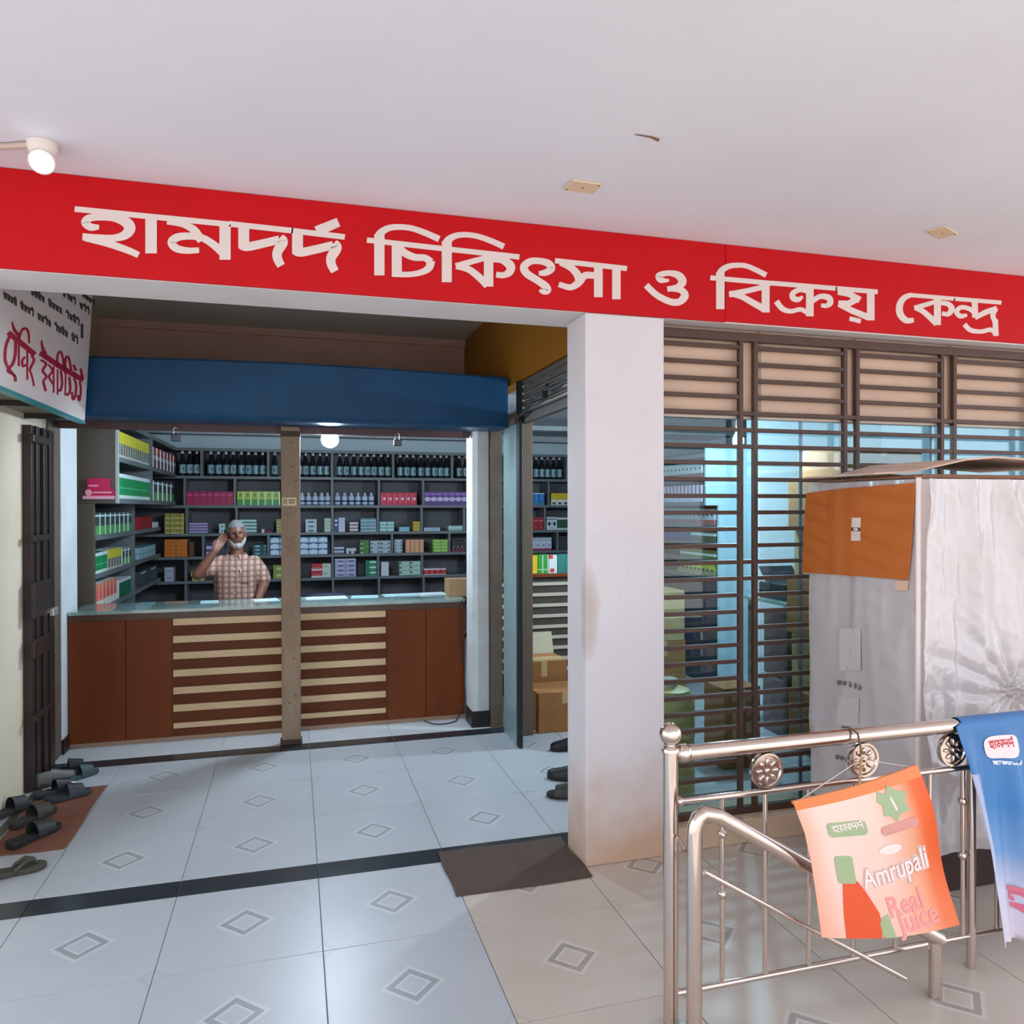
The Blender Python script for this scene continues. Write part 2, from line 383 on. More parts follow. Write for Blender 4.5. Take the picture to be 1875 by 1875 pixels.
# word one
letters('letter', [(S(A_, [(493, 533), (1040, 588)], 37), 0),
    (S(A_, [(655, 652, 30), (600, 652, 50), (562, 622, 52), (590, 594, 50), (660, 586, 46), (760, 592, 52), (838, 625, 70), (856, 665, 76), (825, 705, 60), (755, 725, 46), (650, 724, 46), (545, 716, 46)], 50), 1),
    (S(A_, [(560, 722, 46), (720, 762, 48), (860, 812, 44), (915, 838, 40)], 44), 1),
    (S(A_, [(998, 585), (998, 826)], 76), 0)])
letters('letter', [(S(A_, [(1035, 587), (1530, 636)], 37), 0),
    (S(A_, [(1103, 618, 34), (1200, 634, 36), (1268, 662, 52), (1305, 705, 58), (1330, 745, 50)], 45), 1),
    (S(A_, [(1315, 805, 36), (1240, 808, 42), (1165, 793, 50), (1134, 752, 56), (1172, 720, 52), (1250, 712, 46), (1335, 724, 46), (1405, 765, 50), (1478, 828, 56)], 48), 1),
    (S(A_, [(1486, 636), (1486, 868)], 74), 0)])
def da(dx, dy, nm='letter', w_=1.0, extra=()):
    q = lambda pts: [(p[0]+dx, p[1]+dy) + tuple(p[2:]) for p in pts]
    letters(nm, [(S(B_, q([(95, 640), (95, 785)]), 72), 0), (S(B_, q([(66, 772, 40), (112, 783, 56), (210, 764, 56), (330, 735, 54)]), 56), 1),
        (S(B_, q([(332, 725, 60), (352, 752, 70), (318, 815, 64), (318, 860, 60), (342, 908, 54)]), 60), 1)] + list(extra))
da(0, 0, extra=[(S(B_, [(0, 631), (420, 677)], 37), 0)])
da(355, 37, extra=[(S(B_, [(410, 676), (762, 718)], 37), 0), (S(B_, [(575, 682, 70), (720, 620, 60)], 60), 0)])
# word two
def ikar(cv, x, y0, y1, arc, w_, wa): letters('letter', [(S(cv, [(x, y0), (x, y1)], w_), 0), (S(cv, arc, wa), 1)])
letters('letter', [(S(B_, [(908, 738), (1420, 796)], 35), 0), (S(B_, [(990, 700), (990, 971)], 68), 0),
    (S(B_, [(985, 722, 62), (1000, 690, 50), (1050, 660, 42), (1120, 652, 38), (1200, 660, 38), (1290, 690, 40), (1385, 732, 42)], 40), 1),
    (S(B_, [(1105, 762), (1105, 980)], 66), 0),
    (S(B_, [(1120, 790, 46), (1165, 828, 50), (1225, 852, 46), (1290, 856, 44), (1330, 884, 50)], 44), 1),
    (S(B_, [(1330, 874, 56), (1318, 920, 50), (1270, 950, 40), (1190, 965, 36), (1085, 964, 36)], 40), 1)])
letters('letter', [(S(B_, [(1415, 795), (1914, 850)], 35), 0), (S(B_, [(1435, 745), (1435, 1016)], 66), 0),
    (S(B_, [(1430, 768, 60), (1448, 735, 48), (1495, 710, 40), (1560, 703, 36), (1640, 714, 36), (1730, 745, 38), (1812, 782, 40)], 38), 1),
    (S(B_, [(1711, 840), (1711, 1045)], 62), 0), (S(B_, [(1720, 848, 34), (1600, 880, 38), (1495, 912, 42)], 38), 0),
    (S(B_, [(1498, 908, 44), (1580, 932, 44), (1650, 985, 48), (1705, 1038, 52)], 46), 1),
    (S(C_, [(200, 868, 36), (280, 868, 46), (338, 905, 60), (335, 948, 52), (295, 970, 40), (246, 966, 38)], 46), 1)])
letters('letter', [(S(C_, [(528, 958, 28), (575, 952, 44), (612, 925, 48), (590, 892, 48), (530, 876, 42), (470, 880, 46), (430, 915, 52), (450, 960, 50), (520, 1005, 48), (575, 1045, 50), (586, 1072, 44), (560, 1080, 34), (532, 1070, 20)], 46), 1)])
letters('letter', [(S(C_, [(635, 874), (1110, 926)], 34), 0), (S(C_, [(670, 886, 40), (740, 920, 46), (782, 965, 52), (790, 1000, 46)], 48), 1),
    (S(C_, [(660, 1030, 36), (735, 1050, 40), (790, 1020, 50), (835, 972, 46), (912, 975, 42)], 42), 1),
    (S(C_, [(921, 900), (921, 1115)], 57), 0), (S(C_, [(1040, 915), (1040, 1129)], 56), 0)])
# word three
letters('letter', [(S(C_, [(1388, 1004, 16), (1335, 1002, 40), (1322, 972, 42), (1385, 956, 36), (1450, 972, 50), (1476, 1015, 54), (1440, 1050, 40), (1376, 1062, 36)], 42), 1),
    (S(C_, [(1390, 1058, 34), (1465, 1068, 42), (1492, 1105, 52), (1455, 1146, 46), (1390, 1143, 44), (1305, 1100, 42), (1236, 1036, 42)], 45), 1)])
# word four
letters('letter', [(S(C_, [(1660, 987), (1875, 1006)], 32), 0), (S(D_, [(10, 1005), (210, 1024)], 32), 0), (S(C_, [(1726, 950), (1726, 1194)], 55), 0),
    (S(D_, [(-134, 968, 52), (-118, 935, 42), (-70, 910, 36), (0, 904, 33), (50, 912, 33), (110, 938, 34), (172, 970, 36)], 34), 1),
    (S(D_, [(168, 1030), (168, 1216)], 52), 0), (S(D_, [(165, 1045, 34), (40, 1075, 36), (-72, 1098, 40)], 36), 0),
    (S(D_, [(-70, 1090, 36), (10, 1112, 38), (80, 1150, 42), (162, 1195, 46)], 40), 1)])
letters('letter', [(S(D_, [(205, 1022), (640, 1058)], 31), 0), (S(D_, [(460, 1050), (460, 1241)], 50), 0),
    (S(D_, [(412, 1110, 16), (385, 1130, 34), (350, 1122, 38), (348, 1090, 36), (395, 1066, 32), (452, 1078, 34)], 34), 1),
    (S(D_, [(478, 1140, 34), (530, 1110, 34), (585, 1120, 42), (594, 1155, 38), (565, 1172, 30), (535, 1168, 26)], 36), 1),
    (S(D_, [(238, 1142, 38), (280, 1192, 36), (335, 1208, 30), (400, 1196, 30), (450, 1222, 34)], 34), 1)])
letters('letter', [(S(D_, [(630, 1057), (908, 1080)], 31), 0), (S(D_, [(862, 1070), (862, 1268)], 50), 0),
    (S(D_, [(645, 1082, 34), (720, 1094, 40), (790, 1135, 46)], 40), 0), (S(D_, [(782, 1122, 40), (715, 1158, 42), (648, 1158, 42)], 40), 0),
    (S(D_, [(650, 1160, 36), (740, 1205, 40), (852, 1250, 42)], 38), 0), (S(D_, [(722, 1256), (796, 1274)], 30), 0)])
# word five
letters('letter', [(S(D_, [(1110, 1100), (1420, 1126)], 27), 0), (S(D_, [(1146, 1266, 30), (1095, 1268, 40), (1056, 1225, 46), (1054, 1165, 44), (1085, 1118, 38), (1140, 1098, 28)], 40), 1),
    (S(D_, [(1302, 1115), (1302, 1299)], 46), 0), (S(D_, [(1300, 1142, 28), (1150, 1188, 34)], 30), 0), (S(D_, [(1155, 1182, 34), (1215, 1215, 36), (1298, 1290, 42)], 36), 1),
    (S(D_, [(1318, 1152, 30), (1370, 1160, 34), (1396, 1190, 40), (1375, 1226, 32), (1332, 1222, 28)], 34), 1)])
letters('letter', [(S(D_, [(1410, 1125), (1725, 1151)], 27), 0), (S(D_, [(1498, 1232, 20), (1455, 1240, 32), (1428, 1212, 32), (1460, 1182, 30), (1520, 1196, 30), (1562, 1240, 30)], 32), 1),
    (S(D_, [(1548, 1138), (1552, 1250)], 40), 0), (S(D_, [(1550, 1252, 30), (1620, 1215, 36), (1695, 1190, 36)], 34), 1),
    (S(D_, [(1684, 1186, 40), (1668, 1240, 34), (1690, 1285, 34)], 34), 1),
    (S(D_, [(1480, 1294, 32), (1520, 1332, 32), (1590, 1342, 28), (1655, 1330, 30), (1690, 1362, 30)], 30), 1), (S(D_, [(1683, 1262), (1688, 1371)], 36), 0)])

# ceiling plates
def plate(px, py, dx, dy, rz, label):
    p = aZ(px, py, 3.01)
    t = thing('ceiling_box_cover', p, label, 'cover plate')
    m = M('cream_plastic', (222, 200, 170), .5)
    MB().box(p.x-dx/2, p.x+dx/2, p.y-dy/2, p.y+dy/2, p.z-.008, p.z-.0005).build('plate', m, t, bevel=.002)
    for a, b in ((0, 0), (-.42, .40), (.42, -.40)):
        MB().lathe((p.x+a*dx, p.y+b*dy, p.z-.0095), [(.004, 0), (.004, .002)], 10).build('screw', M('rusty_screw', (120, 80, 50), .6), t)
    t.rotation_euler = (0, 0, rz)
plate(1067, 340, .13, .095, .04, 'cream square cover plate on the ceiling above the middle of the band')
plate(1725, 424, .15, .085, .42, 'slanted pale cover plate on the ceiling towards the right')
p = aZ(1192, 249, 3.01)
mb = MB().tube([p+Vector((-.06, .0, -.003)), p+Vector((0, .002, -.003)), p+Vector((.035, .012, -.004))], [.0015, .003, .006], 6)
tag(mb.build('ceiling_hook', M('rusty_screw', (120, 80, 50), .6)), 'small rusty wire stub poking out of the ceiling near the top', 'wire')
# round spotlight and its conduit
p = aZ(78, 262, 3.01)
t = thing('ceiling_spotlight', p, 'round white ceiling spotlight with glowing lens above the red band', 'lamp')
wp = M('white_plastic', (228, 218, 212), .45)
MB().lathe((p.x, p.y, p.z-.001), [(.05, 0), (.05, -.018), (.046, -.03), (.04, -.04)], 28).build('base', wp, t, smooth=40)
ax = Vector((.10, -.80, -.55)).normalized()
q = p + Vector((.0, 0, -.062)); u = ax.cross(Vector((1, 0, 0))).normalized(); v = ax.cross(u)
def disc(mb, c, prof, n=26):
    vs = [c + ax*h + (u*math.cos(2*PI*j/n)+v*math.sin(2*PI*j/n))*r for r, h in prof for j in range(n)]
    fs = [(i*n+j, i*n+(j+1) % n, (i+1)*n+(j+1) % n, (i+1)*n+j) for i in range(len(prof)-1) for j in range(n)]
    fs += [tuple(range(n)), tuple((len(prof)-1)*n+j for j in range(n))]; return mb.add(vs, fs)
disc(MB(), q, [(.012, -.045), (.034, -.036), (.044, -.012), (.045, .02), (.041, .026)]).build('housing', wp, t, smooth=40)
disc(MB(), q, [(.032, .0262), (.032, .03), (.026, .033)]).build('lens', M('lamp_lens', (240, 245, 255), .3, emit=((235, 242, 255), 6)), t, smooth=40)
a = aZ(-60, 266, 3.01)
tag(MB().tube([a+Vector((0, 0, -.012)), p+Vector((-.045, 0, -.012))], .011, 10).build('conduit_pipe', M('conduit', (196, 176, 162), .5), smooth=40), 'thin pinkish conduit pipe along the ceiling up to the spotlight', 'pipe')

# ================================================================== shutters, gate, side sign
def aP(px, py, p0, n):
    v = _ray(px, py); n = Vector(n); return CP + v*((Vector(p0)-CP).dot(n)/v.dot(n))
# blue shutter hood across the shop front
hd = thing('shutter_hood', (0, 5.6, 2.245), 'dark blue metal shutter hood over the shop front', 'shutter')
mb = MB(); N = 24; xs = [-1.545+3.075*i/N for i in range(N+1)]
vs = []
for i, x in enumerate(xs):
    zt = 2.672 + .030*math.sin(PI*min(1, max(0, i/N)))
    for y, z in ((5.75, zt), (5.44, zt-.004), (5.425, zt-.02), (5.43, 2.335), (5.425, 2.305), (5.44, 2.292), (5.75, 2.292)): vs.append((x, y, z))
fs = [(7*i+j, 7*i+7+j, 7*i+8+j, 7*i+1+j) for i in range(N) for j in range(6)] + [tuple(range(7)), tuple(7*N+j for j in range(7))]
mb.add(vs, fs).build('hood_panel', blue_paint, hd, smooth=35)
B('bottom_bar', M('shutter_bar', (92, 62, 60), .5, noise=(8, .6)), (-1.53, 1.32, 5.77, 5.80, 2.243, 2.31), hd, bevel=.004)
B('bottom_slat', M('shutter_slat_dark', (40, 46, 56), .5), (-1.53, 1.32, 5.80, 5.83, 2.262, 2.36), hd)
for x in (-1.0, -.35, .35, 1.0, 1.4): MB().lathe((x, 5.424, 2.318), [(.008, 0), (.008, -.004), (.004, -.006)], 10, axis='y').build('rivet', blue_paint, hd)

def padlock(px, py, label):
    p = aY(px, py, 5.785); z = 2.243
    t = thing('padlock', (p.x, 5.785, z-.085), label, 'padlock')
    steel = M('lock_steel', (190, 195, 200), .25, 1)
    MB().tube([(p.x-.016, 5.76, z-.05), (p.x-.016, 5.76, z+.012), (p.x-.008, 5.762, z+.022), (p.x+.008, 5.762, z+.022), (p.x+.016, 5.76, z+.012), (p.x+.016, 5.76, z-.05)], .0045, 8).build('shackle', steel, t, smooth=40)
    MB().box(p.x-.03, p.x+.03, 5.745, 5.773, z-.075, z-.025).build('lock_body', M('lock_body', (70, 72, 76), .25, .9), t, bevel=.005)
padlock(323, 780, 'steel padlock hanging under the blue hood near the left shelves')
padlock(727, 790, 'steel padlock hanging under the blue hood right of the bulb')

# wooden post in the middle of the shop front
t = thing('shutter_post', (-.016, 5.73, 0), 'worn brown removable post standing in the middle of the shop front', 'post')
MB().box(-.083, .05, 5.70, 5.765, 0, 2.29).build('shaft', M('post_paint', (160, 136, 112), .75, noise=(7, .7), col2=(118, 94, 76), bump=(60, .2), scale3=(1, 1, .35)), t, bevel=.008)
MB().box(-.092, .059, 5.692, 5.773, 0, .035).build('foot_plate', M('rust_dark', (84, 66, 54), .8, noise=(20, .7)), t, bevel=.004)
MB().box(-.087, .054, 5.696, 5.769, 2.215, 2.255).build('collar', M('rust_dark', (84, 66, 54), .8), t, bevel=.003)
for z, x in ((2.17, -.01), (2.0, -.012), (1.9, .02), (1.7, -.02), (.62, .0), (.35, .015), (.3, -.03)):
    MB().lathe((x, 5.699, z), [(.006, 0), (.006, -.003)], 8, axis='y').build('bolt_hole', M('rust_dark', (84, 66, 54), .8), t)
a, b = aY(517, 911, 5.699), aY(543, 926, 5.699)
st = MB().box(a.x, b.x, 5.697, 5.6995, b.z, a.z).build('sticker', printed('sticker_print', (206, 190, 150), [('r', .08, .34, .2, .85, (160, 138, 96)), ('r', .45, .9, .6, .75, (90, 70, 50)), ('r', .45, .85, .3, .45, (90, 70, 50))]), t)
# scribbles in pen
mb = MB()
for pts in ([(519, 945), (523, 938), (527, 944), (531, 937), (535, 943), (540, 936)], [(518, 992), (524, 986), (530, 989), (537, 983), (542, 981)], [(521, 996), (525, 1004), (530, 1000), (534, 1008)]):
    stroke(mb, [(x, y, 1.1) for x, y in pts], lambda u, v, h: aY(u, v, 5.6995) + Vector((0, -h, 0)), .0006)
mb.build('pen_scribble', M('pen_ink', (110, 84, 66), .7), t)

# rolled-up side shutter with its guide
t = thing('side_shutter', (1.57, 4.6, 0), 'grey rolled-up roller shutter in the side opening beside the column', 'shutter')
galv = M('galvanised', (150, 145, 136), .4, .5, noise=(6, .5))
for k in range(5):
    z = 2.612 - .05*k; MB().lathe((1.585, 3.66, z-.025), [(.023, 0), (.023, 1.52)], 8, axis='y').build('slat', galv, t, smooth=50)
MB().box(1.565, 1.605, 3.66, 5.2, 2.30, 2.36).build('bottom_bar', M('galv_dark', (92, 88, 84), .5, .4), t, bevel=.004)
MB().box(1.535, 1.58, 5.215, 5.575, 0, 2.40).build('guide_rail', M('guide_metal', (150, 178, 180), .3, .35, noise=(4, .5), col2=(120, 146, 146)), t, bevel=.003)
MB().box(1.53, 1.556, 5.14, 5.213, 0, 2.60).build('guide_edge', M('black_rubber', (22, 22, 24), .6), t, bevel=.003)
a = aX(925, 752, 1.52); MB().box(1.5, 1.535, 5.15, 5.30, 2.30, 2.37).build('hinge_bracket', M('rust_dark', (84, 66, 54), .8), t, bevel=.004)
c = [Vector((1.52, 5.18, 2.32)), Vector((1.50, 4.75, 2.39)), Vector((1.49, 4.3, 2.44)), Vector((1.50, 3.75, 2.47))]
tag(MB().tube(c, .007, 8).build('power_cable', M('cable_black', (38, 36, 38), .5), smooth=40), 'dark power cable strung under the rolled side shutter', 'cable')
k = c[2].lerp(c[1], .55)
tag(MB().box(k.x-.02, k.x+.02, k.y-.09, k.y+.06, k.z-.035, k.z+.015).tube([k+Vector((0, -.05, 0)), k+Vector((0, -.14, .04))], .012, 8).build('cable_connector', M('cable_black', (38, 36, 38), .5), bevel=.006), 'black plug connector hanging on the cable by the side shutter', 'connector')

# folded metal gate on the left wall
t = thing('folding_gate', (-1.5, 5.4, 0), 'dark brown folded metal gate against the cream left wall', 'gate')
gm = M('gate_brown', (50, 40, 38), .45, .3, noise=(8, .6), col2=(70, 54, 46))
for y0, y1, x1 in ((5.16, 5.21, -1.50), (5.225, 5.27, -1.49), (5.285, 5.32, -1.50), (5.34, 5.40, -1.485), (5.41, 5.47, -1.50), (5.48, 5.57, -1.49)):
    B('upright', gm, (-1.548, x1, y0, y1, .01, 2.20), t, bevel=.003)
for z, h in ((1.15, .22), (.86, .11), (1.52, .04), (.45, .04), (2.12, .05)): B('hasp_plate', gm, (-1.50, -1.475, 5.12, 5.44, z-h/2, z+h/2), t, bevel=.006)
B('latch', M('latch_silver', (200, 200, 195), .3, .7), (-1.48, -1.455, 5.42, 5.52, 1.02, 1.07), t, bevel=.004)
tag(B('gate_track', M('track_steel', (96, 92, 84), .4, .5), (-1.50, -1.46, 3.7, 5.6, 0, .006)), 'steel floor track running along the foot of the left wall', 'track')

# hanging shop sign on the left wall
p0 = aX(155, 773, -1.26); far = p0.y; zb = p0.z; zt = 3.2
nrm = Vector((1, 0, -.06)); P0 = Vector((-1.26, far, zb))
t = thing('side_sign', (-1.4, far, zb), 'white hanging sign with crimson lettering projecting along the left wall', 'sign')
def sx_(z): return -1.26 + (z-zb)*.06
mb = MB()
mb.add([(sx_(zb), 3.5, zb), (sx_(zb), far, zb), (sx_(zt), far, zt), (sx_(zt), 3.5, zt), (sx_(zb)-.03, 3.5, zb), (sx_(zb)-.03, far, zb), (sx_(zt)-.03, far, zt), (sx_(zt)-.03, 3.5, zt)],
       [(0, 1, 2, 3), (4, 7, 6, 5), (0, 4, 5, 1), (1, 5, 6, 2), (2, 6, 7, 3), (0, 3, 7, 4)])
mb.build('board', M('sign_white', (232, 216, 218), .5, noise=(3, .6), col2=(226, 208, 190)), t)
MB().box(sx_(zb)-.032, sx_(zb)+.004, 3.5, far+.003, zb-.012, zb+.006).build('bottom_edge', M('teal_edge', (52, 140, 146), .4), t)
MB().box(-1.55, sx_(zb)-.032, 3.5, far-.02, zb+.03, zb+.045).build('backing_frame', M('sign_frame', (120, 112, 100), .6), t)
for y in (3.9, 4.6, 5.2): MB().box(-1.55, sx_(zb)-.03, y, y+.03, zb+.0, zb+.03).build('bracket', gm, t)
def onside(u, v, h): return aP(u, v, P0, nrm) + Vector((.001+h, 0, 0))
def sideletters(strokes, mat, name='letter'):
    mb = MB()
    for pts, cv in strokes: stroke(mb, pts, onside, .0015, curve=cv)
    mb.build(name, mat, t)
crim = M('crimson_paint', (176, 14, 52), .5)
W = lambda pts, w_=16: (S(A_, pts, w_), 1)
sideletters([W([(52, 1348), (140, 1420), (228, 1494)], 34), W([(78, 1275, 8), (92, 1330, 18), (125, 1368, 22)]), W([(122, 1400, 12), (140, 1335, 14), (168, 1322, 16), (186, 1350, 14), (190, 1420, 10)]),
    W([(62, 1372), (36, 1440), (32, 1530), (58, 1590), (98, 1640)], 18), W([(100, 1400), (100, 1480), (84, 1550), (50, 1600), (92, 1630), (100, 1672)], 18), W([(122, 1425), (122, 1570)], 12),
    W([(178, 1465), (178, 1660)], 11), W([(172, 1560), (148, 1570), (146, 1530), (165, 1510)], 14), W([(205, 1500), (222, 1530), (205, 1570), (192, 1600)], 15), W([(196, 1600), (212, 1650), (222, 1702)], 11)], crim, 'lettering')
sideletters([W([(262, 1482), (400, 1575), (547, 1662)], 34), W([(272, 1400, 8), (280, 1450, 18), (300, 1490, 20)]), W([(268, 1530), (302, 1555), (280, 1600), (305, 1640), (285, 1670), (300, 1735)], 15),
    W([(318, 1560), (345, 1600), (322, 1640), (350, 1690)], 13), W([(352, 1570), (352, 1745)], 10), W([(374, 1580), (378, 1500), (398, 1475), (416, 1530), (420, 1590)], 13), W([(378, 1590), (378, 1760)], 9),
    W([(400, 1600), (408, 1680), (398, 1730), (384, 1725)], 14), W([(428, 1620), (432, 1520), (452, 1515), (470, 1610)], 13), W([(432, 1620), (428, 1765)], 9), W([(455, 1640), (462, 1720), (446, 1760), (432, 1750)], 14),
    W([(486, 1650), (500, 1690), (496, 1760), (480, 1790), (472, 1740)], 14), W([(525, 1670), (532, 1730), (522, 1798), (510, 1760)], 13), W([(483, 1560, 14), (500, 1600, 18)]), W([(530, 1585, 14), (542, 1645, 18)])], crim, 'lettering')
random.seed(3)
def tiny(a, b, hgt, name):
    n = max(3, int(math.hypot(b[0]-a[0], b[1]-a[1])/26)); sts = []
    for i in range(n):
        if i % 5 == 4:
            if sts: sideletters(sts, M('sign_black', (70, 58, 58), .6), name)
            sts = []; continue
        f0, f1 = i/n, (i+.86)/n; p_ = lambda f, dy=0: (a[0]+(b[0]-a[0])*f, a[1]+(b[1]-a[1])*f+dy)
        sts.append((S(A_, [p_(f0), p_(f1)], 9), 0)); k_ = random.random()
        sts.append((S(A_, [p_(f1-.12/n), p_(f1-.12/n, hgt)], 7), 0))
        if k_ < .8: sts.append((S(A_, [p_(f0+.15/n, hgt*.25), p_(f0+.45/n, hgt*(.5+.3*k_)), p_(f0+.2/n, hgt*.95)], 7), 1))
        if k_ > .6: sts.append((S(A_, [p_(f0+.1/n), p_(f0+.4/n, -hgt*.5), p_(f1)], 5), 1))
    if sts: sideletters(sts, M('sign_black', (70, 58, 58), .6), name)
tiny((20, 1082), (515, 1390), 38, 'small_lettering'); tiny((200, 1060), (525, 1270), 36, 'small_lettering'); tiny((410, 1070), (592, 1200), 34, 'small_lettering'); tiny((535, 1080), (625, 1150), 26, 'small_lettering')
sideletters([(S(A_, [(540, 1290), (540, 1385)], 16), 0)], M('sign_black', (70, 58, 58), .6), 'small_mark')

# ================================================================== grille, glass and upper panels on the right bay
GY = 3.45
z_of = lambda y: aY(1283, y, GY).z
Zk0 = z_of(754.5); pitch = (z_of(628.5)-z_of(1211.2))/19
gx = [1.74] + [aY(x, 800, GY).x for x in (1355, 1381.5, 1545.5, 1568, 1722.5, 1745.5)]
wid = gx[3]-gx[2]; gap = gx[4]-gx[3]
gx += [gx[6]+wid, gx[6]+wid+gap, gx[6]+2*wid+gap, gx[6]+2*wid+2*gap, 5.45]
t = thing('window_grille', (3.2, GY, .1), 'dark brown metal bar grille over the shop window right of the column', 'grille')
gm2 = M('grille_paint', (84, 60, 50), .45, .2, noise=(10, .5), col2=(62, 44, 38))
for x in gx[1:-1]: B('upright_bar', gm2, (x-.0115, x+.0115, GY-.014, GY+.014, .12, 2.60), t, bevel=.002)
B('upright_bar', gm2, (1.736, 1.748, GY-.012, GY+.012, .12, 2.6), t)
B('top_rail', gm2, (1.74, 5.45, GY-.016, GY+.016, 2.555, 2.60), t, bevel=.002)
B('bottom_rail', gm2, (1.74, 5.45, GY-.016, GY+.016, .12, .155), t, bevel=.002)
bays = [(gx[0], gx[1]), (gx[2], gx[3]), (gx[4], gx[5]), (gx[6], gx[7]), (gx[8], gx[9]), (gx[10], gx[11])]
zs = [Zk0 + pitch*k for k in range(-23, 6)]
bm_cache = {}
def bar(x0, x1, z):
    key = round(x1-x0, 3)
    if key not in bm_cache:
        o = MB().box(x0, x1, GY-.012, GY+.012, z-.0105, z+.0105).build('horizontal_bar', gm2, t, bevel=.002); bm_cache[key] = (o, Vector((x0, 0, z)))
    else:
        o0, q0 = bm_cache[key]; o = o0.copy(); COL.objects.link(o); o.location = Vector((x0, 0, z)) - q0
for x0, x1 in bays:
    for z in zs:
        if .17 < z < 2.54: bar(x0+.0115, x1-.0115, z)
for (x0, x1) in ((gx[1], gx[2]), (gx[3], gx[4]), (gx[5], gx[6])):
    for k in (0, 1, 2, 9, 10, 17, 18):
        bar(x0+.0115, x1-.0115, Zk0 - pitch*k)
struct(B('trim_3', M('beige_plinth', (206, 178, 150), .7, noise=(4, .6), col2=(180, 146, 116)), (1.735, 5.5, 3.37, 3.62, 0, .12), bevel=.006))
zg = Zk0 - .012
wp1 = struct(B('window_2', M('beige_board', (224, 192, 168), .65, noise=(2.5, .6), col2=(206, 170, 146)), (1.735, 5.5, 3.485, 3.52, zg, 2.62)))
for x in (2.35, 2.95, 3.6, 4.3): B('board_joint', M('beige_joint', (176, 148, 124), .7), (x-.012, x+.012, 3.480, 3.486, zg, 2.62), wp1)
win = struct(MB().box(1.735, 5.5, 3.50, 3.505, .12, zg).build('window_1', glassmat('window_glass', (222, 238, 240), .03)))
for x in (1.76, 2.62, 3.48, 4.34, 5.2): B('glass_stile', M('stile_steel', (120, 140, 150), .35, .6), (x-.008, x+.008, 3.498, 3.508, .12, zg), win)
B('window_head', M('stile_light', (214, 196, 180), .4), (1.735, 5.5, 3.47, 3.51, zg-.012, zg), win)

# ================================================================== counter
t = thing('shop_counter', (-.08, 6.28, 0), 'long brown wooden counter with cream slats and glass top', 'counter')
wood = M('dark_wood', (124, 60, 18), .5, noise=(3, .8), col2=(98, 44, 12), scale3=(1.2, 1, .25), spec=.25)
wood2 = M('slat_back_wood', (106, 52, 18), .5, noise=(3, .7), col2=(86, 40, 12), scale3=(.3, 1, 2), spec=.25)
CX0, CX1, CY0, CY1, CZ = -1.53, 1.335, 6.03, 6.52, .955
sl = aY(230, 1200, CY0).x; sr = aY(780, 1200, CY0).x; l0 = aY(317, 1140, CY0).x; l1 = aY(706, 1125, CY0).x
B('front_panel', wood, (CX0, sl-.002, CY0, CY0+.02, .03, CZ-.06), t, bevel=.002)
B('front_panel', wood, (sl+.002, l0-.01, CY0, CY0+.02, .03, CZ-.06), t, bevel=.002)
B('slat_backing', wood2, (l0-.01, l1+.01, CY0+.004, CY0+.02, .03, CZ-.06), t)
B('front_panel', wood, (l1+.01, sr-.002, CY0, CY0+.02, .03, CZ-.06), t, bevel=.002)
B('front_panel', wood, (sr+.002, CX1, CY0, CY0+.02, .03, CZ-.06), t, bevel=.002)
B('plinth', M('plinth_tan', (170, 140, 118), .6), (CX0, CX1, CY0+.012, CY0+.03, 0, .03), t)
B('top_rail', M('dark_wood_rail', (80, 46, 26), .35), (CX0, CX1, CY0-.004, CY0+.02, CZ-.06, CZ-.012), t, bevel=.002)
B('body', M('counter_inside', (70, 60, 52), .7), (CX0, CX1, CY0+.02, CY1, 0, CZ-.012), t)
cs = M('cream_slat', (222, 192, 150), .5, noise=(6, .6), col2=(206, 166, 120), scale3=(.4, 1, 1))
for y in (1139, 1171, 1201, 1233, 1265, 1297, 1329):
    z = aY(318, y, CY0).z; h = .025 if y < 1320 else .019
    B('slat', cs, (l0, l1, CY0-.008, CY0+.006, z-h, z+h), t, bevel=.002)
B('glass_top', M('counter_glass', (150, 178, 172), .06, noise=(5, .7), col2=(90, 110, 104), spec=.8, coat=.6), (CX0, CX1, CY0-.012, CY1, CZ-.012, CZ+.012), t, bevel=.002)
# papers on the counter
pap = M('paper', (200, 210, 212), .7); pap2 = M('paper_teal', (160, 190, 192), .7)
def paper(px0, py0, px1, py1, mat, rz, label, n=1):
    a, b = aZ(px0, py0, CZ+.012), aZ(px1, py1, CZ+.012); cx, cy = (a.x+b.x)/2, min(max((a.y+b.y)/2, CY0+.1), CY1-.1)
    w_, d_ = abs(b.x-a.x)/2, .1
    mb = MB()
    for k in range(n): o_ = k*.006; mb.box(-w_+o_, w_-o_, -d_+o_, d_-.01*k, .002*k, .002*k+.0016)
    for v_ in mb.v: 
        q_ = Matrix.Rotation(rz, 3, 'Z') @ v_; v_.x, v_.y, v_.z = q_.x+cx, q_.y+cy, q_.z+CZ+.0128
    tag(mb.build('paper_sheet', mat), label, 'paper', 'loose papers on the counter')
paper(560, 1098, 634, 1092, pap, .05, 'wide white paper sheet on the counter just right of the post', 2)
paper(645, 1096, 690, 1090, pap2, -.1, 'small pale slip lying on the counter in the middle of the right half')
paper(705, 1094, 762, 1084, pap2, .06, 'pale blue paper sheet on the counter, second from the carton', 2)
paper(765, 1090, 805, 1080, pap, .12, 'stack of white papers on the counter nearest the carton', 4)
paper(462, 1103, 510, 1095, pap, .2, 'white paper on the counter just left of the post')
paper(365, 1105, 402, 1100, pap2, .1, 'thin pale slip on the counter in front of the man')
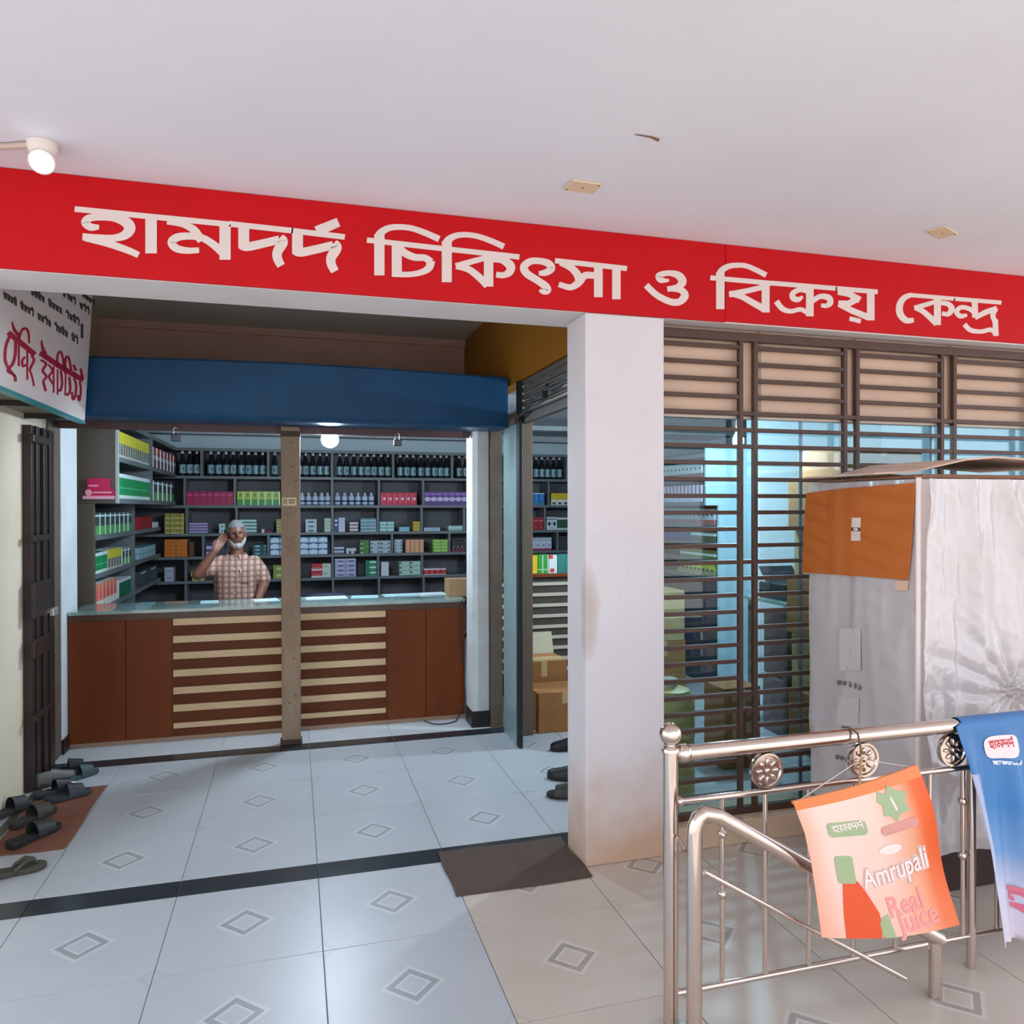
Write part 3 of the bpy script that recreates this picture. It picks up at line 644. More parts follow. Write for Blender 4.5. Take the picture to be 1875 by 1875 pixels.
# carton on the counter's end
t = thing('counter_carton', (1.3, 6.3, CZ+.0125), 'small brown carton standing on the right end of the counter', 'box')
a = aY(823, 1070, 6.2)
kraft = M('kraft_card', (150, 118, 84), .8, noise=(12, .5), col2=(128, 98, 66))
B('carton_body', kraft, (a.x, a.x+.22, 6.2, 6.42, CZ+.0125, CZ+.15), t, bevel=.003)
B('flap', kraft, (a.x, a.x+.22, 6.2, 6.31, CZ+.15, CZ+.154), t)
B('label_slip', M('paper', (200, 210, 212), .7), (a.x+.15, a.x+.2, 6.1985, 6.2, CZ+.03, CZ+.13), t)
# cable by the counter end
c = [aY(846, 1098, 6.005), aY(842, 1150, 6.005), aY(848, 1210, 6.005), aY(851, 1260, 6.005), aY(850, 1290, 6.005), Vector((1.27, 6.0, .02)), aZ(830, 1322, .006), aZ(800, 1326, .006), aZ(776, 1320, .006)]
tag(MB().tube([Vector(x[:3]) for x in smooth_line([tuple(q) for q in c])], .004, 6).build('counter_cable', M('cable_black', (38, 36, 38), .5), smooth=40), 'thin black cable trailing down the right end of the counter', 'cable')

# payment card stuck on the end panel of the left shelves
a, b = aY(152, 914, 6.525), aY(210, 876, 6.525)
t = thing('payment_card', (a.x, 6.525, a.z), 'pink payment card standing on the grey end panel', 'card')
pk = M('card_pink', (206, 16, 84), .45); pk2 = M('card_pale', (240, 170, 186), .5)
u_ = (b.x-a.x)/58; v_ = (b.z-a.z)/38
B('card_front', pk, (a.x+8*u_, a.x+50*u_, 6.514, 6.520, a.z+18*v_, b.z), t); B('card_band', pk, (a.x+4*u_, a.x+57*u_, 6.512, 6.521, a.z+6*v_, a.z+18*v_), t)
B('card_base', pk2, (a.x, a.x+58*u_, 6.510, 6.522, a.z, a.z+6*v_), t)
MB().lathe((a.x+11*u_, 6.512, a.z+12*v_), [(.024, 0), (.024, -.002)], 20, axis='y').build('badge', pk2, t)
B('printed_line', pk2, (a.x+19*u_, a.x+53*u_, 6.5105, 6.512, a.z+11*v_, a.z+13.5*v_), t); B('printed_line', pk2, (a.x+11*u_, a.x+28*u_, 6.5125, 6.514, a.z+23*v_, a.z+26*v_), t)

# ================================================================== shelving
lam = M('grey_laminate', (104, 112, 114), .45, noise=(3, .4), col2=(88, 94, 96))
lamb = M('dark_backing', (86, 86, 92), .6)
endp = M('end_panel', (94, 84, 74), .5, noise=(2, .3))
BY = 9.6
BZ = [aY(600, y, BY).z for y in (827, 876, 927.5, 977, 1017.5, 1060, 1104)] + [.55, .1]
BX0, BX1 = -1.93, 4.05
bu = thing('back_shelves', (1.0, BY+.18, 0), 'wide dark grey shelving along the back wall behind the counter', 'shelving')
for z in BZ: B('shelf_board', lam, (BX0, BX1, BY, BY+.36, z-.017, z+.017), bu, bevel=.002)
B('back_panel', lamb, (BX0, BX1, BY+.36, BY+.375, 0, BZ[0]+.017), bu)
DIV = [(369, 491, 608, 720, 828, 935, 1038), (338, 430, 520, 608, 694, 775, 860, 940, 1005), (342, 433, 520, 608.5, 692, 772, 850, 930, 998),
       (372, 491.5, 609, 718, 823, 925, 1021), (340, 430, 520, 609, 692.5, 773, 860, 940, 998), (340, 440, 520, 610, 694, 776, 860, 940), (440, 610, 776, 940), (440, 610, 776, 940)]
YM = [850, 900, 950, 997, 1038, 1080, 1080, 1080]
for r, row in enumerate(DIV):
    for px in row:
        x = aY(px, YM[r], BY).x; B('divider', lam, (x-.014, x+.014, BY+.003, BY+.36, BZ[r+1]+.017, BZ[r]-.017), bu)

LU, LL, LY0 = -1.309, -1.476, 6.58
zU = [aX(216, y, LU).z for y in (768, 840, 917)]
zL = [aX(173, y, LL).z for y in (986, 1058, 1125)]
lu = thing('left_shelves', (-1.6, 8.0, 0), 'dark grey stepped shelving along the left side of the shop', 'shelving')
for z in zU: B('shelf_board', lam, (-1.93, LU, LY0, BY-.002, z-.02, z+.02), lu, bevel=.002)
for z in zL + [.55, .08]: B('shelf_board', lam, (-1.93, LL, LY0, BY-.002, z-.02, z+.02), lu, bevel=.002)
B('back_panel', lamb, (-1.945, -1.93, LY0, BY, 0, zU[0]+.02), lu)
B('end_panel', endp, (-1.93, LU, LY0-.05, LY0, zU[2]-.02, zU[0]+.02), lu, bevel=.003)
B('end_panel', endp, (-1.93, LL, LY0-.05, LY0, 0, zU[2]-.02), lu, bevel=.003)
B('edge_strip', M('edge_pale', (170, 176, 172), .5), (LU-.016, LU+.002, LY0-.052, LY0, zU[2]-.02, zU[0]+.02), lu)
yU = aX(280, 850, LU).y; yL = aX(247.5, 1000, LL).y
for z0, z1 in ((zU[1], zU[0]), (zU[2], zU[1])): B('divider', lam, (-1.93, LU-.004, yU-.014, yU+.014, z0+.02, z1-.02), lu)
for z0, z1 in ((zL[0], zU[2]), (zL[1], zL[0]), (zL[2], zL[1]), (.55, zL[2])): B('divider', lam, (-1.93, LL-.004, yL-.014, yL+.014, z0+.02, z1-.02), lu)

RU, RL, RY0 = 3.6, 3.73, 6.18
zR = [aX(1290, y, RU).z for y in (833, 877, 922)]
zS = [aX(1312, y, RL).z for y in (965, 998, 1029, 1061)]
ru = thing('right_shelves', (3.85, 7.9, 0), 'grey stepped shelving deep inside, seen through the window grille', 'shelving')
for z in zR: B('shelf_board', lam, (RU, 4.05, RY0, BY-.002, z-.018, z+.018), ru, bevel=.002)
for z in zS: B('shelf_board', lam, (RL, 4.05, RY0, BY-.002, z-.018, z+.018), ru, bevel=.002)
B('back_panel', lamb, (4.05, 4.065, RY0, BY, 0, zR[0]+.1), ru)
B('end_panel', M('end_panel_pale', (176, 206, 216), .5), (RU, 4.065, RY0-.03, RY0, zR[2]-.018, zR[0]+.1), ru, bevel=.003)
B('end_panel', M('end_panel_pale', (176, 206, 216), .5), (RL, 4.065, RY0-.03, RY0, 0, zR[2]-.018), ru, bevel=.003)
B('cupboard_front', lamb, (RL+.1, RL+.12, RY0, BY-.002, 0, zS[3]-.018), ru)
struct(B('wall_partition', shop_wall, (4.066, 5.5, 6.12, 6.22, 0, 2.62)))
struct(B('door_1', M('door_white', (226, 232, 234), .45), (4.12, 4.95, 6.10, 6.119, 0, 2.05), bevel=.004))

# ================================================================== goods on the shelves
def carton_mesh(key, w_, d_, h_, front, side):
    me = bpy.data.meshes.new(key); x, y = w_/2, d_
    vs = [(-x, 0, 0), (x, 0, 0), (x, y, 0), (-x, y, 0), (-x, 0, h_), (x, 0, h_), (x, y, h_), (-x, y, h_)]
    me.from_pydata(vs, [], [(0, 1, 5, 4), (1, 2, 6, 5), (2, 3, 7, 6), (3, 0, 4, 7), (4, 5, 6, 7), (3, 2, 1, 0)])
    me.materials.append(front); me.materials.append(side)
    for i in range(1, 6): me.polygons[i].material_index = 1
    return me
rnd = random.Random(11)
def goods(name, desc, cat, x0, x1, y, z0, z1, cols, layers, front, side=None, depth=.16, rz=0, jit=.0, gapf=.03, group=None, axis='x', skip=()):
    """rows and stacks of packets; x0..x1 runs along the shelf, axis 'x' faces the camera, 'l' faces right from the left wall, 'r' faces left"""
    side = side or front; w_ = (x1-x0)/cols; h_ = (z1-z0)/layers
    me = carton_mesh(name, w_*(1-gapf), depth, h_*(1-(.02 if layers > 1 else 0)), front, side)
    n = 0
    for c in range(cols):
        for l in range(layers):
            if (c, l) in skip: continue
            u = x0 + w_*(c+.5); jx = rnd.uniform(-1, 1)*jit*w_; a = rz + rnd.uniform(-1, 1)*jit*.5
            o = bpy.data.objects.new(name, me); COL.objects.link(o); z = z0 + l*h_ + .0006
            if axis == 'x': o.location = (u+jx, y, z); o.rotation_euler = (0, 0, a)
            elif axis == 'l': o.location = (y, u+jx, z); o.rotation_euler = (0, 0, PI/2+a)
            else: o.location = (y, u+jx, z); o.rotation_euler = (0, 0, -PI/2+a)
            end = {'x': 'from left', 'l': 'from front', 'r': 'from window'}[axis]
            parts = []
            if cols > 1: parts.append(f'{ORD[c]} column' if layers > 1 else f'{ORD[c]} {end}')
            if layers > 1: parts.append(f'{ORD[l]} up')
            tag(o, desc + (', ' + ', '.join(parts) if parts else ''), cat, group or desc if cols*layers > 1 else None); n += 1
def back(name, desc, row, px0, px1, ytop, cols, layers, front, side=None, cat='carton', depth=.16, dy=.015, **k):
    yc = (YM[row]); a, b = aY(px0, yc, BY+dy).x, aY(px1, yc, BY+dy).x
    for q in DIV[row]:
        x = aY(q, YM[row], BY).x
        if a-.017 < x < b+.017:
            if x-a < b-x: a = x+.018
            else: b = x-.018
    z0 = BZ[row+1]+.017; z1 = aY((px0+px1)/2, ytop, BY+dy).z
    goods(name, desc, cat, a, b, BY+dy, z0, z1, cols, layers, front, side, depth, **k)

# tall syrup bottles on the top shelf
def bottle_proto(x, y, z, h, r, label):
    t = thing('syrup_bottle', (x, y, z), label, 'bottle', 'dark syrup bottles on the top back shelf')
    gl = M('dark_bottle_glass', (26, 30, 34), .12, spec=.7)
    MB().lathe((x, y, z), [(r*.95, .001), (r, .006), (r, h*.50), (r*.86, h*.60), (r*.42, h*.82), (r*.36, h*.90)], 14).build('glass_body', gl, t, smooth=50)
    MB().lathe((x, y, z), [(r*1.015, h*.10), (r*1.015, h*.46)], 14).build('paper_label', printed('bottle_label', (120, 156, 164), [('r', .3, .42, .1, .9, (196, 214, 214)), ('r', .55, .8, .3, .7, (70, 100, 112))], .5), t, smooth=50)
    MB().lathe((x, y, z), [(r*.42, h*.895), (r*.42, h*.985), (r*.36, h)], 10).build('cap', M('bottle_cap', (206, 212, 212), .4), t, smooth=50)
    return t
zb1 = BZ[1]+.0176; proto = None
SEC = [('left of the first divider', (334, 347, 360)), ('in the compartment above the crimson cartons', (386, 400, 414, 427, 442, 455, 468, 481)), ('just left of the post', (503,)),
       ('between the post and the bulb', (548, 560, 573, 586, 598)), ('right of the bulb', (622, 634, 648, 661, 673, 685, 698, 711)), ('above the red and purple cartons', (733, 745, 757, 771, 783, 796, 807, 818)),
       ('beside the white pier', (841, 853)), ('seen past the column through the side opening', (961, 971.5, 982, 992.5, 1003, 1014, 1025))]
bh = aY(600, 831, BY+.1).z - zb1
for d_, xs_ in SEC:
    for i, px in enumerate(xs_):
        x = aY(px, 860, BY+.06).x
        for q in DIV[0]:
            xd = aY(q, YM[0], BY).x
            if abs(x-xd) < .058: x = xd + math.copysign(.058, x-xd)
        lb = 'dark syrup bottle ' + d_ + (f', {ORD[i]} from left' if len(xs_) > 1 else '')
        if proto is None: proto = bottle_proto(x, BY+.07, zb1, bh, .038, lb)
        else: copy_thing(proto, (x, BY+.07+rnd.uniform(-.008, .008), zb1), rnd.uniform(-.5, .5), lb)

R3 = lambda *a: ('r',)+a
Pm = printed
wht = (214, 224, 228)
# second row
back('crimson_carton', 'crimson carton on the second back shelf', 1, 341, 428, 900, 7, 1, Pm('p_crimson', (168, 8, 78), [R3(.1, .85, .72, .80, (230, 90, 150)), R3(0, .03, 0, 1, (110, 4, 50))]), M('c_crimson', (140, 6, 62)))
back('lime_carton', 'lime and green carton on the second back shelf beside the post', 1, 434, 513, 900, 6, 1, Pm('p_lime', (64, 150, 50), [R3(0, .84, .42, 1, (176, 200, 52)), R3(.3, .6, .6, .85, (110, 140, 40)), R3(.84, 1, 0, 1, (226, 240, 220))]), M('c_palegreen', (222, 236, 216)), gapf=.02)
def jar_row(px, desc, row=1):
    pr = None
    for i, q in enumerate(px):
        x = aY(q, 905, BY+.05).x; z = BZ[row+1]+.0176; h = aY(q, 902, BY+.05).z - z; r = .036
        lb = f'{desc}, {ORD[i]} from left'
        if pr is None:
            t = thing('white_jar', (x, BY+.06, z), lb, 'jar', desc); pr = t
            MB().lathe((x, BY+.06, z), [(r, 0), (r, h*.62), (r*.8, h*.72), (r*.4, h*.8)], 14).build('jar_body', Pm('p_jar', (196, 212, 232), [R3(0, 1, .3, .5, (70, 90, 120)), R3(0, 1, 0, .12, (110, 140, 180))]), t, smooth=50)
            MB().lathe((x, BY+.06, z), [(r*.45, h*.78), (r*.45, h*.97), (r*.3, h)], 12).build('lid', M('jar_lid', (216, 224, 234), .4), t, smooth=50)
        else: copy_thing(pr, (x, BY+.06, z), rnd.uniform(-.3, .3), lb)
jar_row((553, 565, 577, 589, 600), 'white and blue jar on the second back shelf below the bulb')
jar_row((618, 631, 643.5, 655.5, 668, 680), 'white and blue jar beside the red cartons on the second shelf')
back('red_carton', 'bright red carton with white dot on the second back shelf', 1, 697, 763, 902, 6, 1, Pm('p_red', (214, 22, 66), [('e', .62, .5, .22, .13, (240, 200, 210)), R3(.12, .26, .15, .85, (236, 120, 150))]), M('c_red', (176, 14, 46)))
back('purple_carton', 'purple carton with pale oval on the second back shelf', 1, 777, 856, 901, 7, 1, Pm('p_purple', (78, 44, 130), [R3(0, 1, .72, 1, (120, 60, 160)), ('e', .5, .45, .5, .17, (206, 190, 226)), R3(.1, .7, .8, .86, (190, 150, 214))]), M('c_purple', (66, 38, 110)), gapf=.015)
back('blue_carton', 'bright blue carton seen through the side opening', 1, 957, 997, 903, 4, 1, Pm('p_blue', (22, 110, 190), [R3(0, 1, .92, 1, (200, 226, 240)), R3(.4, .6, .4, .9, (90, 170, 226)), ('e', .5, .14, .3, .1, (60, 150, 120))]), M('c_blue', (20, 90, 160)))
back('yellow_carton', 'yellow and white carton seen through the side opening', 1, 1009, 1041, 903, 3, 1, Pm('p_yelwhite', (222, 226, 220), [R3(0, 1, .45, 1, (216, 190, 24)), ('e', .5, .15, .3, .1, (50, 60, 60))]), M('c_yel', (190, 160, 20)))
# third row
gold = Pm('p_gold', (164, 152, 62), [R3(0, 1, 0, .16, (214, 206, 140)), R3(.55, .62, 0, 1, (90, 80, 36)), R3(.1, .5, .4, .8, (140, 128, 48))])
back('gold_packet', 'gold packet stacked in the left corner of the third shelf', 2, 301, 337, 940, 2, 4, gold, jit=.03)
lil = Pm('p_lilac', (70, 50, 100), [R3(0, 1, .25, .85, (184, 168, 214))])
back('lilac_packet', 'lilac striped packet stacked on the third back shelf', 2, 344, 381, 957, 1, 4, lil)
back('white_packet', 'single white upright packet left of the man on the third shelf', 2, 401, 412, 959, 1, 1, Pm('p_whiteup', (196, 214, 216), [('e', .5, .7, .2, .1, (90, 130, 140)), ('e', .5, .25, .2, .1, (90, 130, 140))]))
tealw = Pm('p_tealw', (60, 110, 108), [R3(0, 1, .3, .9, (184, 220, 214))])
back('teal_packet', 'teal and white packet stacked right of the man on the third shelf', 2, 437, 470, 951, 1, 4, tealw, jit=.02)
back('tiny_white_box', 'tiny white box beside a red packet on the third shelf', 2, 479, 484, 969, 1, 1, M('c_white', wht))
back('tiny_red_packet', 'small dark red packet on the third shelf left of the post', 2, 486, 498, 971, 1, 1, M('c_darkred', (130, 20, 36)))
back('olive_packet', 'olive packet stacked half behind the post on the third shelf', 2, 506, 530, 950, 1, 4, gold)
back('white_packet', 'white packet with blue marks on the third shelf below the bulb', 2, 559, 580, 951, 1, 1, Pm('p_whblue', (186, 208, 220), [('e', .5, .8, .32, .07, (84, 110, 130)), ('e', .5, .45, .32, .07, (84, 110, 130)), ('e', .5, .12, .32, .07, (84, 110, 130))]))
back('pale_green_packet', 'pale green packet stacked left of the third shelf divider', 2, 594, 607, 949, 1, 4, Pm('p_palegreen', (184, 206, 180), [R3(0, 1, 0, .12, (120, 140, 110))]))
back('navy_carton', 'navy and white carton standing on the third shelf', 2, 611, 632, 948, 1, 1, Pm('p_navy', (190, 202, 226), [R3(0, .42, 0, 1, (48, 58, 100)), ('e', .2, .8, .12, .08, wht), ('e', .2, .5, .12, .08, wht)]))
back('pink_tray', 'pale pink tray packet stacked on the third shelf', 2, 640, 656, 956, 1, 3, Pm('p_pinkw', (90, 70, 90), [R3(0, 1, .3, .95, (226, 208, 220))]))
back('slate_packet', 'slate blue packet in a double stack on the third shelf', 2, 660, 691, 949, 2, 4, Pm('p_slate', (108, 146, 160), [R3(0, 1, .1, .45, (150, 190, 204))]), jit=.02)
back('mint_packet', 'mint packet stacked right of the slate blue ones', 2, 695, 722, 955, 2, 3, Pm('p_mint', (120, 178, 178), [R3(.08, .92, .25, .85, (176, 222, 216))]), jit=.03)
back('sky_box', 'plain sky blue box alone on the third shelf', 2, 731, 750, 965, 1, 1, M('c_sky', (140, 194, 208)))
back('gold_box', 'bright gold box stacked against a divider on the third shelf', 2, 756, 770, 955, 1, 3, Pm('p_gold2', (196, 166, 44), [R3(0, 1, 0, .1, (130, 104, 24))]))
back('pale_roll', 'pale blue small box in a row near the pier', 2, 776, 806, 966, 6, 1, M('c_paleblue', (176, 206, 226)), gapf=.14)
back('mint_box', 'mint and white small box in a row next to the pier', 2, 821, 850, 963, 4, 1, Pm('p_mintw', (196, 224, 220), [R3(0, 1, 0, .4, (130, 186, 180))]), gapf=.06)
back('dark_red_carton', 'dark red carton seen through the side opening', 2, 957, 996, 947, 4, 1, Pm('p_dred', (160, 8, 30), [R3(.1, .9, .68, .76, (226, 110, 120)), R3(.2, .8, .2, .26, (206, 60, 70))]))
back('white_black_carton', 'white carton with black emblem seen through the side opening', 2, 1001, 1020, 947, 2, 1, Pm('p_whblack', (206, 216, 220), [('e', .5, .48, .3, .14, (30, 36, 40)), R3(0, 1, .8, .88, (90, 100, 110))]))
back('bottle_green_carton', 'bottle green and white carton beside the column edge', 2, 1020, 1040, 948, 2, 1, Pm('p_bgreen', (30, 80, 54), [R3(0, 1, 0, .15, wht), R3(0, 1, .85, 1, wht)]))
# fourth row
org = Pm('p_orange', (214, 116, 24), [R3(0, 1, 0, .08, (150, 76, 14)), R3(.48, .52, 0, 1, (170, 86, 16))])
back('orange_packet', 'orange packet in the stack in the left corner', 3, 301, 343, 988, 2, 5, org, jit=.015)
back('brown_tray', 'brown tray beside the orange stack on the fourth shelf', 3, 346, 355, 993, 1, 1, M('c_brown', (96, 66, 40)))
back('lilac_slip', 'small white and lilac packet behind the man\'s raised arm', 3, 377, 393, 998, 1, 2, lil)
back('teal_box', 'dark teal box stacked by the man\'s left shoulder', 3, 462, 490, 997, 1, 3, Pm('p_dteal', (14, 76, 84), [('e', .35, .5, .2, .25, (120, 196, 200)), ('e', .85, .5, .08, .15, (120, 196, 200))]))
wb = Pm('p_wblue', (56, 110, 160), [R3(.04, .96, .05, .72, (206, 226, 240)), ('e', .5, .72, .3, .16, (206, 226, 240))])
back('white_blue_carton', 'white and blue carton in the wide stack behind the post', 3, 494, 600, 983, 6, 3, wb, gapf=.02)
back('lilac_tray', 'white and slate packet pair on the fourth shelf', 3, 611, 630, 1001, 1, 2, Pm('p_slatew', (60, 74, 100), [R3(0, 1, .35, .95, (180, 196, 220))]))
back('small_white_box', 'small white box pair right of the slate packets', 3, 634, 652, 1004, 2, 1, Pm('p_smallw', (200, 206, 220), [R3(.5, 1, 0, .5, (60, 56, 76))]))
back('green_box', 'leaf green box stacked on the fourth shelf', 3, 658, 676, 989, 1, 3, Pm('p_leaf', (70, 130, 56), [('e', .2, .6, .14, .2, (24, 60, 30)), ('e', .25, .2, .14, .16, (190, 220, 170))]))
gw = Pm('p_greyw', (172, 190, 200), [R3(0, 1, 0, .08, (110, 124, 134)), ('e', .15, .35, .09, .2, (40, 50, 60)), ('e', .85, .35, .09, .2, (40, 50, 60))])
back('grey_white_packet', 'grey and white packet in a double stack on the fourth shelf', 3, 678, 716, 990, 2, 3, gw, jit=.02)
back('grey_white_box', 'grey and white packet stacked right of a divider', 3, 722, 737, 988, 1, 4, gw, jit=.04)
back('peach_packet', 'peach packet in a double stack on the fourth shelf', 3, 743, 776, 988, 2, 4, Pm('p_peach', (226, 166, 124), [R3(0, 1, 0, .08, (170, 110, 74)), R3(.46, .54, 0, 1, (150, 60, 44))]), jit=.02)
back('lime_packet', 'lime green packet in a double stack on the fourth shelf', 3, 792, 821, 988, 2, 4, Pm('p_limeg', (158, 206, 92), [R3(0, 1, 0, .1, (84, 120, 40)), ('e', .1, .25, .12, .18, (90, 130, 44))]), jit=.03)
back('maroon_box', 'dark maroon box in the end compartment of the fourth shelf', 3, 827, 850, 990, 3, 1, Pm('p_maroon', (34, 20, 30), [R3(0, 1, 0, .25, (110, 20, 50)), ('e', .5, .45, .12, .06, wht)]))
back('magenta_white_carton', 'white carton with magenta foot seen through the side opening', 3, 958, 1010, 985, 5, 1, Pm('p_magw', (200, 212, 226), [R3(0, 1, 0, .16, (160, 20, 90)), R3(0, 1, .8, .84, (120, 90, 130)), ('e', .6, .4, .2, .06, (90, 100, 130))]))
# fifth row
back('grey_carton', 'pale grey carton stacked in the left corner of the fifth shelf', 4, 301, 318, 1039, 1, 2, Pm('p_paleg', (178, 180, 196), [R3(.1, .9, .45, .55, (110, 112, 130))]))
back('gold_bag', 'gold packet behind the man\'s elbow', 4, 350, 373, 1046, 1, 2, gold, jit=.06)
back('olive_green_carton', 'olive green carton stacked left of the post', 4, 500, 516, 1035, 1, 2, Pm('p_olive', (136, 160, 60), [('e', .7, .5, .35, .2, (206, 206, 140))]))
back('red_white_carton', 'red carton with white stripe on the fifth shelf', 4, 570, 590, 1032, 1, 2, Pm('p_redw', (192, 34, 40), [R3(0, 1, 0, .28, (230, 214, 210)), R3(.15, .85, .45, .52, (226, 130, 120))]))
back('pale_carton', 'white carton with faint green print beside the red ones', 4, 590, 606, 1032, 1, 2, Pm('p_faint', (206, 210, 200), [('e', .4, .6, .3, .2, (160, 190, 140))]))
back('lavender_carton', 'lavender carton in a double stack on the fifth shelf', 4, 613, 652, 1023, 2, 4, Pm('p_lav', (166, 166, 200), [R3(0, 1, .85, 1, (206, 208, 226)), ('e', .55, .45, .3, .18, (96, 100, 140))]))
back('emerald_carton', 'emerald carton with pale oval stacked on the fifth shelf', 4, 669, 690, 1026, 1, 3, Pm('p_emer', (14, 120, 84), [('e', .68, .68, .34, .2, (176, 232, 210)), R3(.4, 1, .1, .16, (120, 200, 170))]))
back('white_carton', 'tall white carton alone on the fifth shelf', 4, 698, 712, 1029, 1, 2, Pm('p_tallw', (206, 216, 222), [R3(.2, .8, .6, .66, (140, 150, 160))]))
back('pale_mint_packet', 'pale mint packet in a double stack on the fifth shelf', 4, 731, 770, 1028, 2, 3, Pm('p_pmint', (176, 206, 190), [R3(0, 1, 0, .1, (110, 140, 124)), ('e', .12, .65, .13, .16, (34, 60, 54))]), jit=.02)
back('red_jar_box', 'red box with white ends in a row near the pier', 4, 776, 817, 1041, 4, 1, Pm('p_redj', (190, 14, 34), [R3(0, 1, .76, 1, (226, 214, 218)), R3(0, 1, 0, .14, (220, 206, 210)), ('e', .5, .5, .25, .14, (226, 60, 80))]), gapf=.06)

# left wall shelves (their face looks right, into the shop)
def left(name, desc, lower, px0, px1, zs, ptop, n, front, side=None, layers=1, depth=.13, rz=0, **k):
    X = LL if lower else LU; py = 950
    y0, y1 = aX(px0, py, X).y, aX(px1, py, X).y; z0 = zs+.02; z1 = aX(ptop[0], ptop[1], X).z; y0 = max(y0, LY0+.02)
    goods(name, desc, 'carton', y0, y1, X-.012, z0, z1, n, layers, front, side, depth, rz=rz, axis='l', **k)
ylw = Pm('p_yellowgrey', (150, 148, 140), [R3(0, 1, .55, 1, (208, 196, 40)), R3(.3, .7, .1, .55, (96, 96, 70)), R3(0, 1, 0, .1, (190, 190, 180))])
left('yellow_grey_carton', 'yellow and grey carton on the top left shelf', 0, 218, 276, zU[1], (218, 788), 14, ylw, M('c_palegrey', (200, 200, 196)))
redb = Pm('p_redbrown', (110, 62, 60), [R3(0, 1, .66, 1, (178, 60, 60)), R3(0, 1, .4, .6, (196, 180, 178))])
left('red_brown_carton', 'red and brown carton with white sides on the top left shelf', 0, 283, 325, zU[1], (283, 818), 7, redb, M('c_white', wht), rz=.038)
grn = Pm('p_greenwhite', (20, 140, 80), [R3(0, 1, 0, .14, (206, 226, 216)), R3(0, 1, .84, 1, (214, 224, 226)), R3(0, 1, .4, .46, (70, 180, 120))])
left('green_white_carton', 'green carton with white bands under the yellow row', 0, 218, 277, zU[2], (218, 866), 8, grn, M('c_green', (18, 120, 70)), gapf=.012)
dgr = Pm('p_darkgreen', (40, 70, 60), [R3(0, 1, 0, .42, (84, 160, 80)), R3(0, 1, .84, .92, (200, 220, 224))])
left('dark_green_carton', 'dark green carton with white sides on the second left shelf', 0, 283, 322, zU[2], (283, 880), 5, dgr, M('c_white', wht), rz=.038)
left('green_tonic_carton', 'dark and light green carton in the row under the payment card', 1, 175, 244, zL[0], (175, 940), 8, dgr, M('c_white', wht), rz=.038)
left('small_red_carton', 'small red carton on the left shelf behind the green row', 1, 260, 281, zL[0], (270, 946), 3, M('c_red2', (160, 20, 34)), None)
left('small_white_carton', 'small white carton behind the small red ones', 1, 284, 292, zL[0], (288, 956), 1, M('c_white', wht))
left('green_band_carton', 'green carton with white bands on the lower left shelf', 1, 175, 199, zL[1], (175, 1014), 3, grn, M('c_green', (18, 120, 70)))
left('yellow_tonic_carton', 'yellow carton on the lower left shelf beside the green ones', 1, 200, 225, zL[1], (205, 1006), 5, ylw, M('c_palegrey', (200, 200, 196)))
left('green_slim_carton', 'slim green carton with white side on the lower left shelf', 1, 226, 243, zL[1], (230, 1004), 3, dgr, M('c_white', wht), rz=.038)
left('pale_blue_sachet', 'pale blue sachet box in the small slanting row', 1, 258, 287, zL[1], (266, 1002), 7, Pm('p_sachet', (140, 180, 190), [R3(0, 1, .4, .5, (90, 130, 140))]), rz=.038)
left('orange_pink_carton', 'orange and pink carton in the lowest left row', 1, 175, 216, zL[2], (175, 1072), 6, Pm('p_opink', (224, 120, 90), [R3(0, 1, 0, .3, (220, 214, 204)), R3(.2, .8, .4, .7, (226, 90, 90))]), M('c_white', wht), rz=.015)
left('green_box_file', 'large green carton with white edge in the lowest left row', 1, 220, 242, zL[2], (225, 1062), 1, Pm('p_gfile', (20, 100, 66), [R3(0, 1, .86, 1, (206, 214, 210))]), M('c_white', wht))
left('charcoal_carton', 'charcoal carton with white bar in the far lowest left row', 1, 254, 290, zL[2], (262, 1045), 2, Pm('p_char', (58, 66, 68), [R3(.3, .8, .8, .88, wht), R3(.1, .7, .3, .36, (90, 100, 100))]))

# right shelves beyond the grille (their face looks left)
def right(name, desc, lower, y0, y1, zs, ztop, n, front, side=None, depth=.12, **k):
    X = RL if lower else RU
    goods(name, desc, 'carton', y0, y1, X+.012, zs+.018, ztop, n, 1, front, side, depth, axis='r', **k)
dots = lambda nm, base, dot, foot: Pm(nm, base, [('e', .5, .62, .2, .1, dot), R3(0, 1, 0, .3, foot)])
right('dotted_carton', 'red footed carton with black dot beyond the grille, upper row', 0, 6.25, 7.25, zR[1], zR[0]-.06, 13, dots('p_d1', (176, 186, 186), (30, 36, 40), (120, 60, 70)), gapf=.08)
right('pink_carton', 'pink striped carton beyond the grille, second row', 0, 6.25, 7.25, zR[2], zR[1]-.05, 14, Pm('p_d2', (200, 190, 204), [R3(.3, .7, .3, 1, (150, 60, 100))]), gapf=.1)
right('comma_carton', 'white carton with black dot beyond the grille, third row', 1, 6.25, 7.3, zS[0], zR[2]-.05, 13, dots('p_d3', (190, 204, 212), (34, 40, 46), (176, 110, 104)), gapf=.05)
right('navy_long_carton', 'navy carton beyond the grille, fourth row', 1, 6.7, 7.4, zS[1], zS[0]-.05, 5, M('c_navy2', (40, 60, 120)))
right('green_stripe_carton', 'dull green carton with pale stripe beyond the grille', 1, 6.25, 6.68, zS[1], zS[0]-.05, 3, Pm('p_d4', (70, 96, 78), [R3(0, 1, .6, .85, (190, 214, 214))]), gapf=.005)
